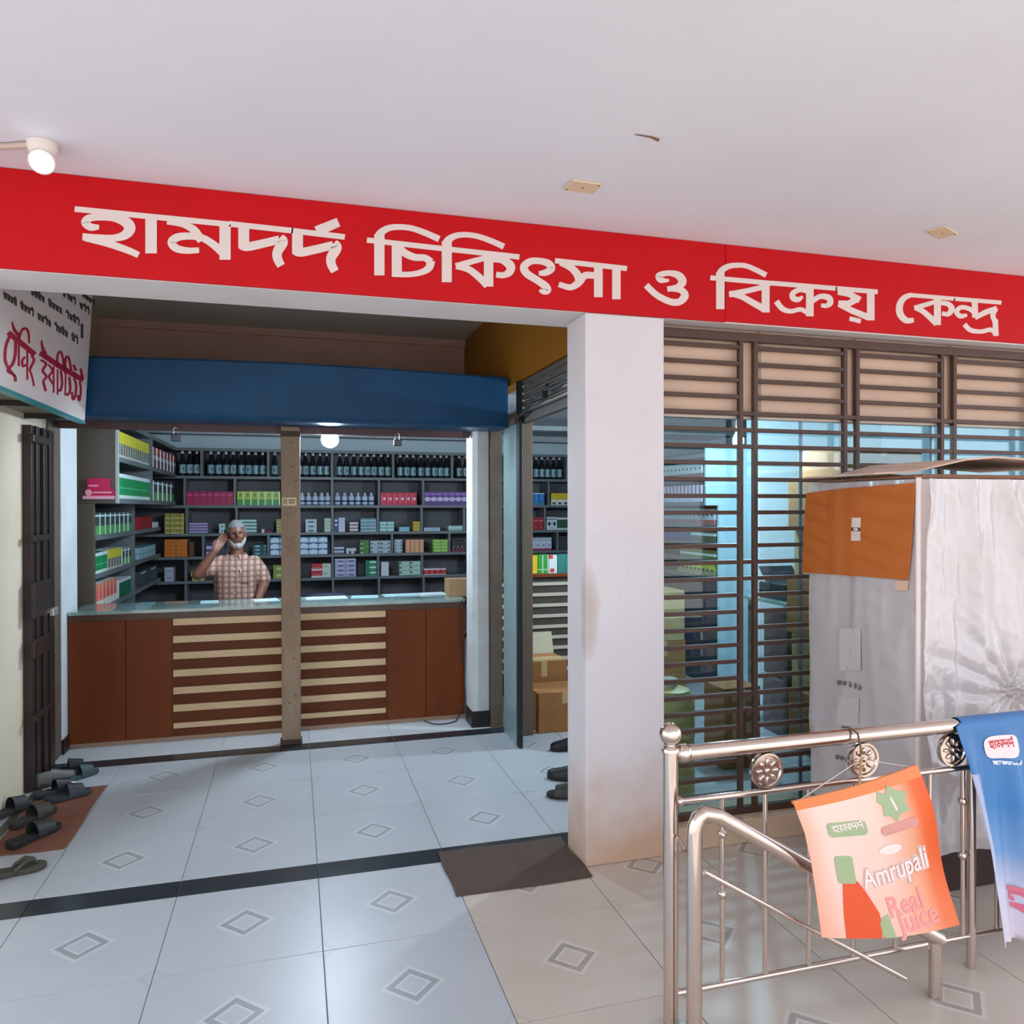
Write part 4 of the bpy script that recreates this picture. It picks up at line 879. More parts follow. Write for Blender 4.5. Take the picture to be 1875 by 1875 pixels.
right('olive_stripe_carton', 'olive carton with pale stripe beyond the grille, fifth row', 1, 6.25, 6.9, zS[2], zS[1]-.06, 4, Pm('p_d5', (96, 110, 60), [R3(0, 1, .3, .6, (190, 214, 204))]), gapf=.005)
right('yellow_dot_carton', 'yellow carton with black dots beyond the grille, lowest row', 1, 6.25, 6.95, zS[3], zS[2]-.03, 9, Pm('p_d6', (150, 150, 110), [R3(0, 1, .5, 1, (186, 190, 40)), ('e', .5, .45, .3, .12, (30, 34, 34))]), gapf=.05)

# ================================================================== the bulbs
def bulb(x, y, z, zc, label, power, r=.055):
    t = thing('hanging_bulb', (x, y, z-r), label, 'bulb')
    MB().lathe((x, y, z), [(.012, .095), (r*.55, .055), (r*.92, .025), (r, 0), (r*.93, -r*.4), (r*.7, -r*.75), (r*.3, -r*.97), (.002, -r)], 24).build('globe', M('bulb_glow_%d' % int(power), (235, 242, 255), .3, emit=((214, 236, 255), power)), t, smooth=60)
    MB().lathe((x, y, z), [(.016, .094), (.018, .10), (.02, .15), (.012, .165)], 14).build('socket', M('white_plastic', (228, 218, 212), .45), t, smooth=40)
    MB().tube([(x, y, z+.16), (x, y, zc)], .003, 6).build('cord', M('white_plastic', (228, 218, 212), .45), t)
p = aY(604, 804, 6.02); bulb(p.x, 6.02, p.z, 2.618, 'glowing white bulb hanging over the counter right of the post', 560, .066)
p = aY(1352, 808, 5.0); bulb(p.x, 5.0, p.z, 2.618, 'glowing bulb hanging in the right bay behind the grille', 1500, .04)

# ================================================================== mats and footwear
def mat_(name, x0, x1, y0, y1, h, mat, label):
    mb = MB(); N = 14
    vs = []; 
    for j in range(N+1):
        for i in range(N+1):
            u, v = i/N, j/N; e = 0 if (0 < i < N and 0 < j < N) else -.004
            vs.append((x0+(x1-x0)*u+.004*math.sin(7*v), y0+(y1-y0)*v+.004*math.sin(6*u+1), h + e + .002*mnoise.noise((u*4, v*4, x0))))
    n1 = len(vs); vs += [(v_[0], v_[1], .0008) for v_ in vs]
    fs = [(j*(N+1)+i, j*(N+1)+i+1, (j+1)*(N+1)+i+1, (j+1)*(N+1)+i) for j in range(N) for i in range(N)]
    fs += [tuple(k+n1 for k in reversed(f)) for f in fs]
    ring = [i for i in range(N+1)] + [(j+1)*(N+1)-1 for j in range(1, N+1)] + [N*(N+1)+i for i in range(N-1, -1, -1)] + [j*(N+1) for j in range(N-1, 0, -1)]
    fs += [(ring[k], ring[k]+n1, ring[(k+1) % len(ring)]+n1, ring[(k+1) % len(ring)]) for k in range(len(ring))]
    return tag(mb.add(vs, fs).build(name, mat, smooth=40), label, 'mat')
mat_('door_mat', .68, 1.318, 3.252, 3.69, .012, M('coir_brown', (88, 72, 62), .95, noise=(30, .6), col2=(70, 56, 48), bump=(220, .5)), 'dark brown doormat on the floor left of the column')
mat_('shoe_mat', -1.45, -1.10, 4.26, 5.16, .010, M('terracotta_mat', (132, 84, 64), .9, noise=(14, .6), col2=(112, 66, 48), bump=(200, .4)), 'reddish brown mat under the shoes by the left wall')

def shoe(px0, py0, px1, py1, z, kind, cols, label, L=None):
    """heel and toe on the floor; a sole outline with strap or closed upper"""
    a, b = aZ(px0, py0, z), aZ(px1, py1, z); dv = (b-a); ln = L or min(max(dv.length, .25), .30); ang = math.atan2(dv.y, dv.x); cx = (a+b)/2
    t = thing('slipper' if kind != 'shoe' else 'closed_shoe', (cx.x, cx.y, z), label, 'shoe', None)
    sole = M('sole_'+cols[0], SHC[cols[0]], .7, noise=(20, .4)); upper = M('upper_'+cols[1], SHC[cols[1]], .5, noise=(16, .4))
    R_ = Matrix.Rotation(ang, 3, 'Z')
    def P(u, v, h): q = R_ @ Vector(((u-.5)*ln, v*ln, 0)); return Vector((cx.x+q.x, cx.y+q.y, z+h))
    half = [(0, .06), (.03, .11), (.12, .14), (.3, .13), (.48, .125), (.65, .165), (.8, .178), (.92, .14), (.985, .07), (1, .02)]
    poly = [(u, -v) for u, v in half] + [(u, v*.94) for u, v in reversed(half)]
    n = len(poly); mb = MB(); vs = []
    for hh, sc_ in ((.001, .97), (.008, 1), (.020, 1), (.025, .96)):
        for u, v in poly: vs.append(P(.5+(u-.5)*sc_, v*sc_, hh + (.012*max(0, .35-u)/.35 if hh > .005 else 0)))
    fs = [(k*n+j, k*n+(j+1) % n, (k+1)*n+(j+1) % n, (k+1)*n+j) for k in range(3) for j in range(n)] + [tuple(range(n-1, -1, -1)), tuple(3*n+j for j in range(n))]
    mb.add(vs, fs).build('sole', sole, t, smooth=50)
    def arch(u0, u1, hgt, name, mt, m=12, k=7, w0=.15, w1=.17, thick=.004):
        mb = MB(); vs = []
        for off in (0, thick):
            for i in range(k+1):
                u = u0+(u1-u0)*i/k; f = i/k; ww = w0+(w1-w0)*f; hh = hgt[0]+(hgt[1]-hgt[0])*f
                for j in range(m+1):
                    q = PI*j/m; vs.append(P(u, -math.cos(q)*(ww-off*2), .012+(hh-off)*math.sin(q)**.8))
        s_ = (k+1)*(m+1)
        fs = []
        for i in range(k):
            for j in range(m):
                a_ = i*(m+1)+j; fs += [(a_, a_+1, a_+m+2, a_+m+1), (s_+a_, s_+a_+m+1, s_+a_+m+2, s_+a_+1)]
        for j in range(m): fs += [(j, s_+j, s_+j+1, j+1), (k*(m+1)+j, k*(m+1)+j+1, s_+k*(m+1)+j+1, s_+k*(m+1)+j)]
        for i in range(k):
            for e in (0, m): a_ = i*(m+1)+e; fs.append((a_, a_+m+1, s_+a_+m+1, s_+a_))
        return mb.add(vs, fs).build(name, mt, t, smooth=60)
    if kind == 'slide':
        arch(.46, .80, (.075, .055), 'strap', upper)
        if cols[1] == 'slate':
            MB().add([P(.56, .02, .092), P(.66, .02, .086), P(.66, -.06, .083), P(.56, -.06, .088), P(.56, .02, .0885), P(.66, .02, .0825), P(.66, -.06, .079), P(.56, -.06, .085)], [(0, 1, 2, 3), (7, 6, 5, 4), (0, 4, 5, 1), (1, 5, 6, 2), (2, 6, 7, 3), (3, 7, 4, 0)]).build('logo_patch', M('patch_white', (200, 206, 208), .5), t)
    elif kind == 'thong':
        for sg in (-1, 1):
            MB().tube([P(.84, -.01, .026), P(.78, .02*sg, .05), P(.66, .09*sg, .055), P(.5, .125*sg, .03), P(.46, .125*sg, .016)], [.006, .009, .011, .010, .008], 8).build('strap', upper, t, smooth=60)
    else:
        vs = []; prof = [(.0, .09, .07), (.06, .125, .085), (.2, .135, .088), (.36, .128, .085), (.5, .13, .075), (.65, .15, .06), (.8, .155, .05), (.92, .12, .042), (.99, .04, .03)]
        m = 12
        for u, wv, hh in prof:
            for j in range(m+1): q = PI*j/m; vs.append(P(u, -math.cos(q)*wv, .015+hh*math.sin(q)**.7))
        fs = [(i*(m+1)+j, i*(m+1)+j+1, (i+1)*(m+1)+j+1, (i+1)*(m+1)+j) for i in range(len(prof)-1) for j in range(m) if not (1 <= i < 3 and 3 < j < 9)]
        fs += [tuple(j for j in range(m+1)), tuple((len(prof)-1)*(m+1)+j for j in range(m+1))]
        MB().add(vs, fs).build('upper', upper, t, smooth=60)
        for k_ in range(3):
            u = .48+.06*k_; MB().tube([P(u, -.07, .072-.03*(u-.4)), P(u, 0, .088-.06*(u-.4)), P(u, .07, .072-.03*(u-.4))], .004, 6).build('lace_stripe', M('patch_white', (200, 206, 208), .5), t)
    return t
SHC = dict(black=(26, 26, 27), char=(50, 50, 48), slate=(48, 56, 62), teal=(54, 78, 78), grey=(96, 98, 90), olive=(70, 66, 54), brown=(84, 64, 50))
shoe(80, 1441, 126, 1428, .0012, 'shoe', ('char', 'grey'), 'grey sneaker with pale stripes by the gate, nearest the wall')
shoe(104, 1417, 152, 1408, .0012, 'slide', ('black', 'black'), 'black slipper tucked behind the grey sneaker by the gate')
shoe(122, 1433, 170, 1416, .0012, 'slide', ('teal', 'teal'), 'teal slipper lying nearest the far floor stripe')
shoe(70, 1462, 135, 1442, .0135, 'slide', ('slate', 'black'), 'dark slipper on the far edge of the shoe mat')
shoe(92, 1470, 158, 1452, .0135, 'slide', ('slate', 'slate'), 'slate slipper with white patch on the shoe mat')
shoe(-10, 1500, 52, 1474, .0135, 'slide', ('char', 'char'), 'charcoal slipper at the frame edge on the shoe mat')
shoe(20, 1520, 100, 1482, .0135, 'slide', ('char', 'olive'), 'olive brown slipper in the middle of the shoe mat')
shoe(14, 1556, 108, 1512, .0135, 'slide', ('black', 'char'), 'large black slipper on the near corner of the shoe mat')
shoe(-20, 1612, 76, 1588, .0012, 'thong', ('olive', 'olive'), 'brownish flip-flop on the bare tiles in front of the shoe mat')
shoe(1075, 1372, 1010, 1374, .0012, 'shoe', ('black', 'black'), 'black shoe peeking out behind the column, farthest of three', L=.27)
shoe(1075, 1432, 1006, 1424, .0012, 'shoe', ('black', 'black'), 'black shoe peeking out behind the column, middle of three', L=.27)
shoe(1075, 1462, 1010, 1458, .0012, 'slide', ('black', 'char'), 'black open slipper peeking out behind the column, nearest of three', L=.27)

# ================================================================== inside the side opening and right bay
card = M('carton_brown', (164, 112, 62), .8, noise=(10, .5), col2=(140, 92, 48)); card2 = M('carton_pale', (190, 160, 112), .8, noise=(10, .4), col2=(172, 140, 92))
tape = M('packing_tape', (196, 170, 120), .35)
def carton(x0, x1, y0, y1, z0, z1, label, mat=None, open_=False, tapez=True, group=None):
    t = thing('cardboard_box', ((x0+x1)/2, (y0+y1)/2, z0), label, 'box', group); mat = mat or card
    B('carton_body', mat, (x0, x1, y0, y1, z0, z1-.004), t, bevel=.004)
    ym = (y0+y1)/2; xm = (x0+x1)/2
    if open_:
        MB().add([(x0, y1-.01, z1-.004), (x1, y1-.01, z1-.004), (x1, y1+.05, z1+.17), (x0, y1+.05, z1+.17), (x0, y1, z1-.004), (x1, y1, z1-.004), (x1, y1+.056, z1+.168), (x0, y1+.056, z1+.168)], [(0, 1, 2, 3), (7, 6, 5, 4), (0, 4, 5, 1), (1, 5, 6, 2), (2, 6, 7, 3), (3, 7, 4, 0)]).build('raised_flap', M('flap_pale', (186, 178, 150), .8), t)
        B('flap', card2, (x0, x1, y0, ym, z1-.004, z1), t)
    else:
        B('flap', mat, (x0, x1, y0, ym-.002, z1-.004, z1), t); B('flap', mat, (x0, x1, ym+.002, y1, z1-.004, z1), t)
    if tapez:
        B('tape_strip', tape, (xm-.025, xm+.025, y0-.001, y0, z0+(z1-z0)*.72, z1), t)
    return t
carton(1.77, 2.2, 5.44, 5.80, .001, .30, 'brown closed carton on the floor inside the side opening', card)
carton(1.76, 2.15, 5.86, 6.2, .001, .46, 'open carton with raised flap behind the closed one', card, True)
# slatted side counter
t = thing('side_counter', (2.3, 6.8, 0), 'second wooden counter with pale slats seen through the side opening', 'counter')
B('body', M('counter_inside', (70, 60, 52), .7), (1.74, 3.0, 6.62, 7.0, 0, 1.07), t)
B('top', wood, (1.72, 3.02, 6.58, 7.02, 1.07, 1.10), t, bevel=.003)
z = 1.02
while z > .2:
    B('slat', M('pale_slat', (196, 184, 164), .5), (1.74, 3.0, 6.605, 6.62, z-.03, z), t, bevel=.002); z -= .098
ctz = 1.1005
def ct(name, desc, x0, x1, h, n, front, side=None, z0=ctz, layers=1): goods(name, desc, 'carton', x0, x1, 6.62, z0, z0+h, n, layers, front, side, .12)
ct('yellow_tall_carton', 'bright yellow carton on the side counter', 2.0, 2.145, .165, 2, Pm('p_yt', (222, 186, 20), [R3(0, 1, .1, .14, (246, 224, 120))]))
ct('green_tall_carton', 'bright green carton on the side counter', 2.15, 2.25, .17, 2, Pm('p_gt', (50, 150, 52), [R3(.86, 1, 0, 1, (220, 236, 214)), R3(0, 1, .18, .23, (180, 220, 160))]))
ct('white_red_carton', 'white carton with red marks on the side counter', 2.255, 2.335, .165, 1, Pm('p_wr', (214, 222, 218), [R3(0, .5, .8, 1, (206, 60, 60)), ('e', .4, .15, .3, .12, (206, 60, 60))]))
ct('teal_tall_carton', 'teal carton on the side counter next to the column', 2.34, 2.48, .17, 2, M('c_teal3', (40, 120, 110)))
ct('green_white_upright', 'green and white upright pack on top of the yellow cartons', 2.0, 2.10, .18, 1, Pm('p_gwu', (210, 230, 214), [R3(0, .55, 0, .4, (90, 180, 60)), R3(0, .55, .45, .75, (26, 34, 30)), R3(0, .5, .85, 1, (26, 34, 30))]), z0=ctz+.166)

# right bay, behind grille and glass
SG = 'cartons piled behind the grille'
x0 = aY(1443, 900, 4.65).x
for k, (dx, z0, z1) in enumerate(((0, .001, .42), (.03, .421, .82), (-.01, .821, 1.22), (.05, 1.221, 1.56), (.0, 1.561, 1.90))):
    carton(x0+dx, x0+.5+dx*.5, 4.2+.02*k, 4.65, z0, z1, f'brown carton in the tall pile behind the grille, {ORD[k]} from the floor', card2 if k % 2 else card, group=SG)
carton(x0+.12, x0+.75, 4.22, 4.7, 1.901, 2.10, 'wide flat carton topping the tall pile behind the grille', card, group=SG)
carton(x0+.56, x0+1.1, 4.2, 4.7, .001, .95, 'large carton standing right of the tall pile behind the grille', card2, group=SG)
carton(x0+.60, x0+1.12, 4.22, 4.7, .951, 1.86, 'upper large carton right of the tall pile behind the grille', card, group=SG)
a, b = aY(1289, 1300, 4.6), aY(1352, 1260, 4.35)
carton(a.x, a.x+.27, 4.35, 4.6, .001, b.z, 'carton on the floor behind the left grille bay', card, group=SG)
carton(3.0, 3.42, 6.2, 6.58, .001, .5, 'lower brown carton at the foot of the shelving behind the grille', card, group=SG)
carton(3.02, 3.41, 6.2, 6.55, .501, .95, 'upper brown carton at the foot of the shelving behind the grille', card2, group=SG)
a, b = aY(1362, 1180, 4.6), aY(1384, 1130, 4.6)
# desk with printer
t = thing('office_desk', (3.68, 4.95, 0), 'glass-topped desk behind the grille', 'desk')
B('desk_top', M('counter_glass', (150, 178, 172), .06), (3.41, 3.95, 4.72, 5.25, .985, 1.01), t, bevel=.003)
for x in (3.43, 3.89):
    for y in (4.74, 5.19): B('leg', M('desk_leg', (96, 92, 84), .5), (x, x+.04, y, y+.04, 0, .985), t)
t = thing('printer', (3.66, 4.95, 1.0105), 'black printer on the desk behind the grille', 'printer')
blk = M('printer_black', (34, 38, 44), .35)
B('printer_body', blk, (3.47, 3.85, 4.82, 5.15, 1.0105, 1.13), t, bevel=.012); B('paper_tray', blk, (3.53, 3.79, 4.76, 4.83, 1.03, 1.05), t, bevel=.003)
MB().add([(x+.41, y, z) for x, y, z in ((3.1, 5.1, 1.13), (3.4, 5.1, 1.13), (3.4, 5.2, 1.24), (3.1, 5.2, 1.24), (3.1, 5.11, 1.128), (3.4, 5.11, 1.128), (3.4, 5.21, 1.238), (3.1, 5.21, 1.238))], [(0, 1, 2, 3), (7, 6, 5, 4), (0, 4, 5, 1), (1, 5, 6, 2), (2, 6, 7, 3), (3, 7, 4, 0)]).build('paper_support', blk, t)
# shrink-wrapped bundle
t = thing('wrapped_bundle', (3.66, 4.95, 0), 'dull purple shrink-wrapped bundle below the desk behind the grille', 'bundle')
a, b = aY(1388, 1200, 4.3), aY(1440, 1200, 4.3)
pur = M('bundle_purple', (132, 108, 108), .3, noise=(20, .6), col2=(100, 80, 84), bump=(30, .6))
B('lower_pack', pur, (3.48, 3.88, 4.80, 5.12, .001, .42), t, bevel=.02); B('upper_pack', pur, (3.49, 3.87, 4.81, 5.12, .43, .92), t, bevel=.02)
# plastic drum
p = aY(1225, 1300, 4.1)
t = thing('plastic_drum', (p.x, 4.1, 0), 'yellow-green plastic drum on the floor behind the grille by the column', 'drum')
MB().lathe((p.x, 4.1, 0), [(.13, .002), (.15, .02), (.15, .3), (.145, .32), (.15, .34), (.15, .56), (.12, .62), (.05, .64)], 28).build('drum_body', M('drum_plastic', (214, 188, 116), .4), t, smooth=40)
MB().lathe((p.x, 4.1, 0), [(.052, .638), (.052, .68), (.045, .685)], 20).build('drum_cap', M('drum_cap', (206, 196, 170), .4), t, smooth=40)

# ================================================================== wrapped appliance carton outside the grille
PX0, PX1, PY0, PY1, PZ0, PZ1 = 2.556, 3.5, 2.64, 3.33, .235, 1.825
t = thing('wrapped_package', (PX0+.4, 3.0, 0), 'tall white appliance carton wrapped in clear plastic beside the railing', 'package')
B('carton_body', M('white_carton', (232, 218, 213), .6, noise=(3, .6), col2=(216, 198, 192)), (PX0, PX1, PY0, PY1, PZ0, PZ1), t, bevel=.012)
B('pallet', M('pallet_dark', (64, 40, 32), .8, noise=(8, .5)), (PX0+.05, PX1-.05, PY0+.05, PY1-.02, .001, PZ0), t, bevel=.005)
kx = aY(1840, 1262, PY0)
NX, NZ = 120, 190; vs = []
def wr(x, z):
    n1 = abs(mnoise.noise((x*5.5, 0, z*1.3+3))); n2 = abs(mnoise.noise((x*13, 4, z*2.6)))
    dx, dz = x-kx.x, z-kx.z; r = math.hypot(dx, dz); th = math.atan2(dz, dx)
    rad = abs(math.sin(th*7+1.5*mnoise.noise((x*3, 1, z*3))))*math.exp(-r*3.2)
    n3 = abs(mnoise.noise((x*3.2+z*1.1, 7, z*.9-x*.6)))
    return .004 + .045*max(0, 1-n3*3.2)**2 + .022*max(0, 1-n1*2.6) + .010*(1-n2*2) + .035*rad + .0035*max(0, 1-3.4*abs(mnoise.noise((x*17+z*7, 2, z*6-x*5)))) + .0016*max(0, 1-3*abs(mnoise.noise((x*26-z*14, 5, z*20+x*9))))
for j in range(NZ+1):
    for i in range(NX+1):
        x = PX0-.004+(PX1-PX0+.01)*i/NX; z = PZ0-.02+(PZ1-PZ0+.015)*j/NZ
        vs.append((x, PY0-.004-max(.002, wr(x, z)), z))
fs = [(j*(NX+1)+i, j*(NX+1)+i+1, (j+1)*(NX+1)+i+1, (j+1)*(NX+1)+i) for j in range(NZ) for i in range(NX)]
def plastic():
    mt = bpy.data.materials.new('clear_plastic'); mt.use_nodes = True; nt = mt.node_tree; b = nt.nodes['Principled BSDF']
    b.inputs['Base Color'].default_value = lin((224, 216, 216)); b.inputs['Roughness'].default_value = .14; b.inputs['Specular IOR Level'].default_value = 1.0; b.inputs['Coat Weight'].default_value = 1; b.inputs['Coat Roughness'].default_value = .08
    tr = nt.nodes.new('ShaderNodeBsdfTransparent'); mx = nt.nodes.new('ShaderNodeMixShader'); mx.inputs[0].default_value = .7
    nt.links.new(tr.outputs[0], mx.inputs[1]); nt.links.new(b.outputs[0], mx.inputs[2]); nt.links.new(mx.outputs[0], nt.nodes['Material Output'].inputs[0]); return mt
plas = plastic()
MB().add(vs, fs).build('plastic_wrap', plas, t, smooth=80)
vs = []
for j in range(NZ+1):
    for i in range(40):
        y = PY0+(PY1-PY0)*i/39; z = PZ0+.002+(1.815-PZ0)*j/NZ
        vs.append((PX0-.003-.012*max(0, 1-2*abs(mnoise.noise((y*6, 9, z*1.6)))), y, z))
MB().add(vs, [(j*40+i, j*40+i+1, (j+1)*40+i+1, (j+1)*40+i) for j in range(NZ) for i in range(39)]).build('plastic_wrap', plas, t, smooth=80)
MB().tube([(PX0-.006, PY0-.01, PZ0), (PX0-.008, PY0-.012, 1.0), (PX0-.004, PY0-.01, PZ1)], .012, 10).build('corner_guard', M('white_carton_edge', (236, 222, 216), .4), t, smooth=60)
# orange cardboard sleeve on the left face
def onL(u, v, h): q = aX(u, v, PX0-.016); return Vector((q.x-h, q.y, q.z))
orc = M('orange_card', (196, 106, 36), .75, noise=(5, .5), col2=(178, 90, 26))
MB().prism([(1478, 903), (1530, 896), (1600, 890), (1676, 884), (1671, 980), (1664, 1062), (1600, 1057), (1530, 1052), (1470, 1048), (1473, 970)], onL, .006).build('cardboard_sleeve', orc, t)
MB().prism([(1562, 948), (1578, 948), (1577, 990), (1560, 990)], lambda u, v, h: onL(u, v, h+.006), .001).build('paper_sticker', printed('sticker2', (230, 214, 204), [R3(.0, 1, .42, .58, (110, 60, 50)), ('e', .5, .5, .25, .06, (230, 214, 204))], ax=(1, 2)), t)
MB().prism([(1640, 1063), (1664, 1063), (1662, 1082), (1638, 1080)], lambda u, v, h: onL(u, v, h), .002).build('torn_tab', M('torn_card', (222, 186, 160), .8), t)
ink = M('carton_ink', (120, 106, 106), .7)
for k, (u, v) in enumerate(((1536, 1250), (1546, 1251), (1556, 1253), (1565, 1256), (1573, 1259))):
    f_ = lambda a, b, h: onL(a, b, h-.002)
    if k < 2: MB().prism([(u+4.2*math.cos(q*PI/6), v+4.6*math.sin(q*PI/6)) for q in range(12)], f_, .0015).build('handling_mark', ink, t)
    else: MB().prism([(u-1.5, v-5), (u+1, v-5), (u+1, v-1), (u+3, v+1), (u+1, v+5), (u-2.5, v+5), (u-1, v+1)], f_, .0015).build('handling_mark', ink, t)
for k, (u, v) in enumerate(((1532, 1386), (1541, 1388), (1550, 1391))):
    MB().prism([(u+3.4*math.cos(q*PI/4), v+4.5*math.sin(q*PI/4)) for q in range(8)], lambda a, b, h: onL(a, b, h-.002), .0015).build('handling_mark', ink, t)
for q in ([(1536, 1150), (1575, 1150), (1575, 1228), (1536, 1228)], [(1533, 1276), (1572, 1278), (1570, 1330), (1531, 1326)]):
    MB().prism(q, lambda a, b, h: onL(a, b, h-.003), .001).build('printed_panel', M('faint_print', (206, 198, 196), .7), t)
# bent cardboard sheet on top
mb = MB(); vs = []; pr = [(2.44, 1.842, .25), (2.62, 1.852, .2), (2.85, 1.905, .1), (2.98, 1.916, .05), (3.3, 1.90, 0), (3.56, 1.885, 0)]
for off in (0, .008):
    for x, z, dy in pr:
        for y in (PY0-.03+dy*.6, PY1-.08): vs.append((x, y, z+off))
n = len(pr)
fs = []
for i in range(n-1):
    a = 2*i; fs += [(a, a+1, a+3, a+2), (2*n+a, 2*n+a+2, 2*n+a+3, 2*n+a+1), (a, a+2, 2*n+a+2, 2*n+a), (a+1, 2*n+a+1, 2*n+a+3, a+3)]
fs += [(0, 2*n, 2*n+1, 1), (2*n-2, 2*n-1, 4*n-1, 4*n-2)]
tag(mb.add(vs, fs).build('cardboard_sheet', M('sheet_pale', (214, 186, 166), .8, noise=(6, .4))), 'bent pale cardboard sheet lying on top of the wrapped package', 'cardboard')
mb = MB()
for k in range(3): mb.box(2.50+.05*k, 3.5, PY0-.01+.01*k, PY1-.1, PZ1+.001+.006*k, PZ1+.0065+.006*k)
MB().box(2.53, 3.5, PY0-.012, PY1-.1, PZ1+.0008, PZ1+.008).build('folded_flap', M('flap_brown', (150, 104, 80), .8, noise=(8, .5)), t)
MB().box(2.58, 3.48, PY0-.004, PY1-.12, PZ1+.0085, PZ1+.016).build('folded_flap', M('flap_brown', (150, 104, 80), .8), t)

# ================================================================== stainless railing
ss = M('stainless', (214, 198, 188), .16, 1)
RZ, RYY = .9, 2.225
pX = aY(1228, 1500, RYY).x
t = thing('guard_railing', (pX, RYY, 0), 'stainless steel guard railing with medallions in front of the package', 'railing')
MB().lathe((pX, RYY, 0), [(.05, .0), (.05, .012), (.0245, .014), (.0245, .905), (.028, .906), (.029, .918), (.025, .924), (.016, .928), (.016, .938)], 24).build('newel_post', ss, t, smooth=40)
MB().sphere((pX, RYY, .966), .036, 24, 14).build('ball_finial', ss, t, smooth=80)
MB().tube([(pX+.055, RYY, RZ), (3.6, RYY, RZ)], .0255, 20).build('top_rail', ss, t, smooth=40)
MB().sphere((pX+.047, RYY, RZ), .03, 20, 12).build('rail_collar', ss, t, smooth=80)
z2 = aY(1400, 1449, RYY).z
MB().tube([(pX+.03, RYY, z2), (3.6, RYY, z2)], .0105, 12).build('lower_rail', ss, t, smooth=40)
MB().sphere((pX+.034, RYY, z2), .016, 14, 8).build('rail_collar', ss, t, smooth=80)
MB().tube([(pX+.02, RYY, .12), (3.6, RYY, .12)], .0105, 12).build('lower_rail', ss, t, smooth=40)
zm = (RZ-.0255+z2+.0105)/2
def medal(px):
    x = aY(px, 1400, RYY).x; n = 28; r = .5*(RZ-.0255-z2-.0105)
    o = MB().lathe((x, RYY, zm), [(r*.01, .008), (r*.985, .010), (r, .006), (r, -.006), (r*.985, -.010), (r*.86, -.010), (r*.8, -.004), (r*.01, -.0045)], n, axis='y').build('medallion', ss, t, smooth=40)
    for k in range(8):
        q = k*PI/4; c = Vector((x+r*.5*math.cos(q), RYY-.007, zm+r*.5*math.sin(q)))
        mb = MB(); mb.sphere((0, 0, 0), r*.22, 10, 6, sc=(1, .35, .5))
        for v in mb.v: 
            w_ = Matrix.Rotation(-q, 3, 'Y') @ v; v.x, v.y, v.z = w_.x, w_.y, w_.z
        for i in range(len(mb.v)): mb.v[i] = mb.v[i]+c
        mb.build('petal', ss, o, smooth=80)
    MB().sphere((x, RYY-.007, zm), r*.16, 10, 6, sc=(1, .5, 1)).build('boss', ss, o, smooth=80)
for px in (1403, 1580, 1743): medal(px)
x = aY(1743, 1400, RYY).x
for k in (1, 2, 3): 
    q = 937.5 + 0; 
bx = [aY(px, 1500, RYY).x for px in (1322, 1401, 1481, 1562, 1640, 1702, 1763)]
for i, x in enumerate(bx + [bx[-1]+.16*k for k in range(1, 8)]):
    o = MB().tube([(x, RYY, .125), (x, RYY, z2-.006)], .0085, 10).build('baluster', ss, t, smooth=40)
    for z in (((.42, .62) if i in (0, 6) else ())): MB().sphere((x, RYY, z), .016, 14, 8).build('knuckle', ss, o, smooth=80)
for x in (2.4, 3.5): MB().tube([(x, RYY, 0), (x, RYY, .9)], .016, 12).build('support_post', ss, t, smooth=40)

HY = 2.125
v0 = aY(1271, 1560, HY); e1 = aY(1284, 1494, HY); e2 = aY(1300, 1486, HY); d1 = aY(1490, 1592, HY)
t = thing('stair_handrail', (v0.x, HY, 0), 'sloping stainless handrail running down behind the orange banner', 'handrail')
dirv = (d1-e2).normalized(); end = e2 + dirv*1.05
pts = [(v0.x, HY, 0.0), (v0.x, HY, e1.z-.055), (v0.x+.004, HY, e1.z-.03), (v0.x+.016, HY, e1.z-.004), (v0.x+.034, HY, e2.z-.003)] + [tuple(e2+dirv*s) for s in (.03, .3, .7, 1.05)]
MB().tube(pts, .0245, 20).build('rail_tube', ss, t, smooth=40)
lo = aY(1290, 1597, HY); MB().tube([tuple(lo), tuple(lo+dirv*.9)], .009, 10).build('lower_bar', ss, t, smooth=40)
MB().tube([tuple(end+Vector((-.02, 0, 0))), (end.x-.02, HY, 0)], .02, 16).build('end_post', ss, t, smooth=40)
MB().tube([(v0.x-.02, HY+.02, .62), (pX+.01, RYY-.03, .64)], .008, 8).build('tie_bar', ss, t, smooth=40)

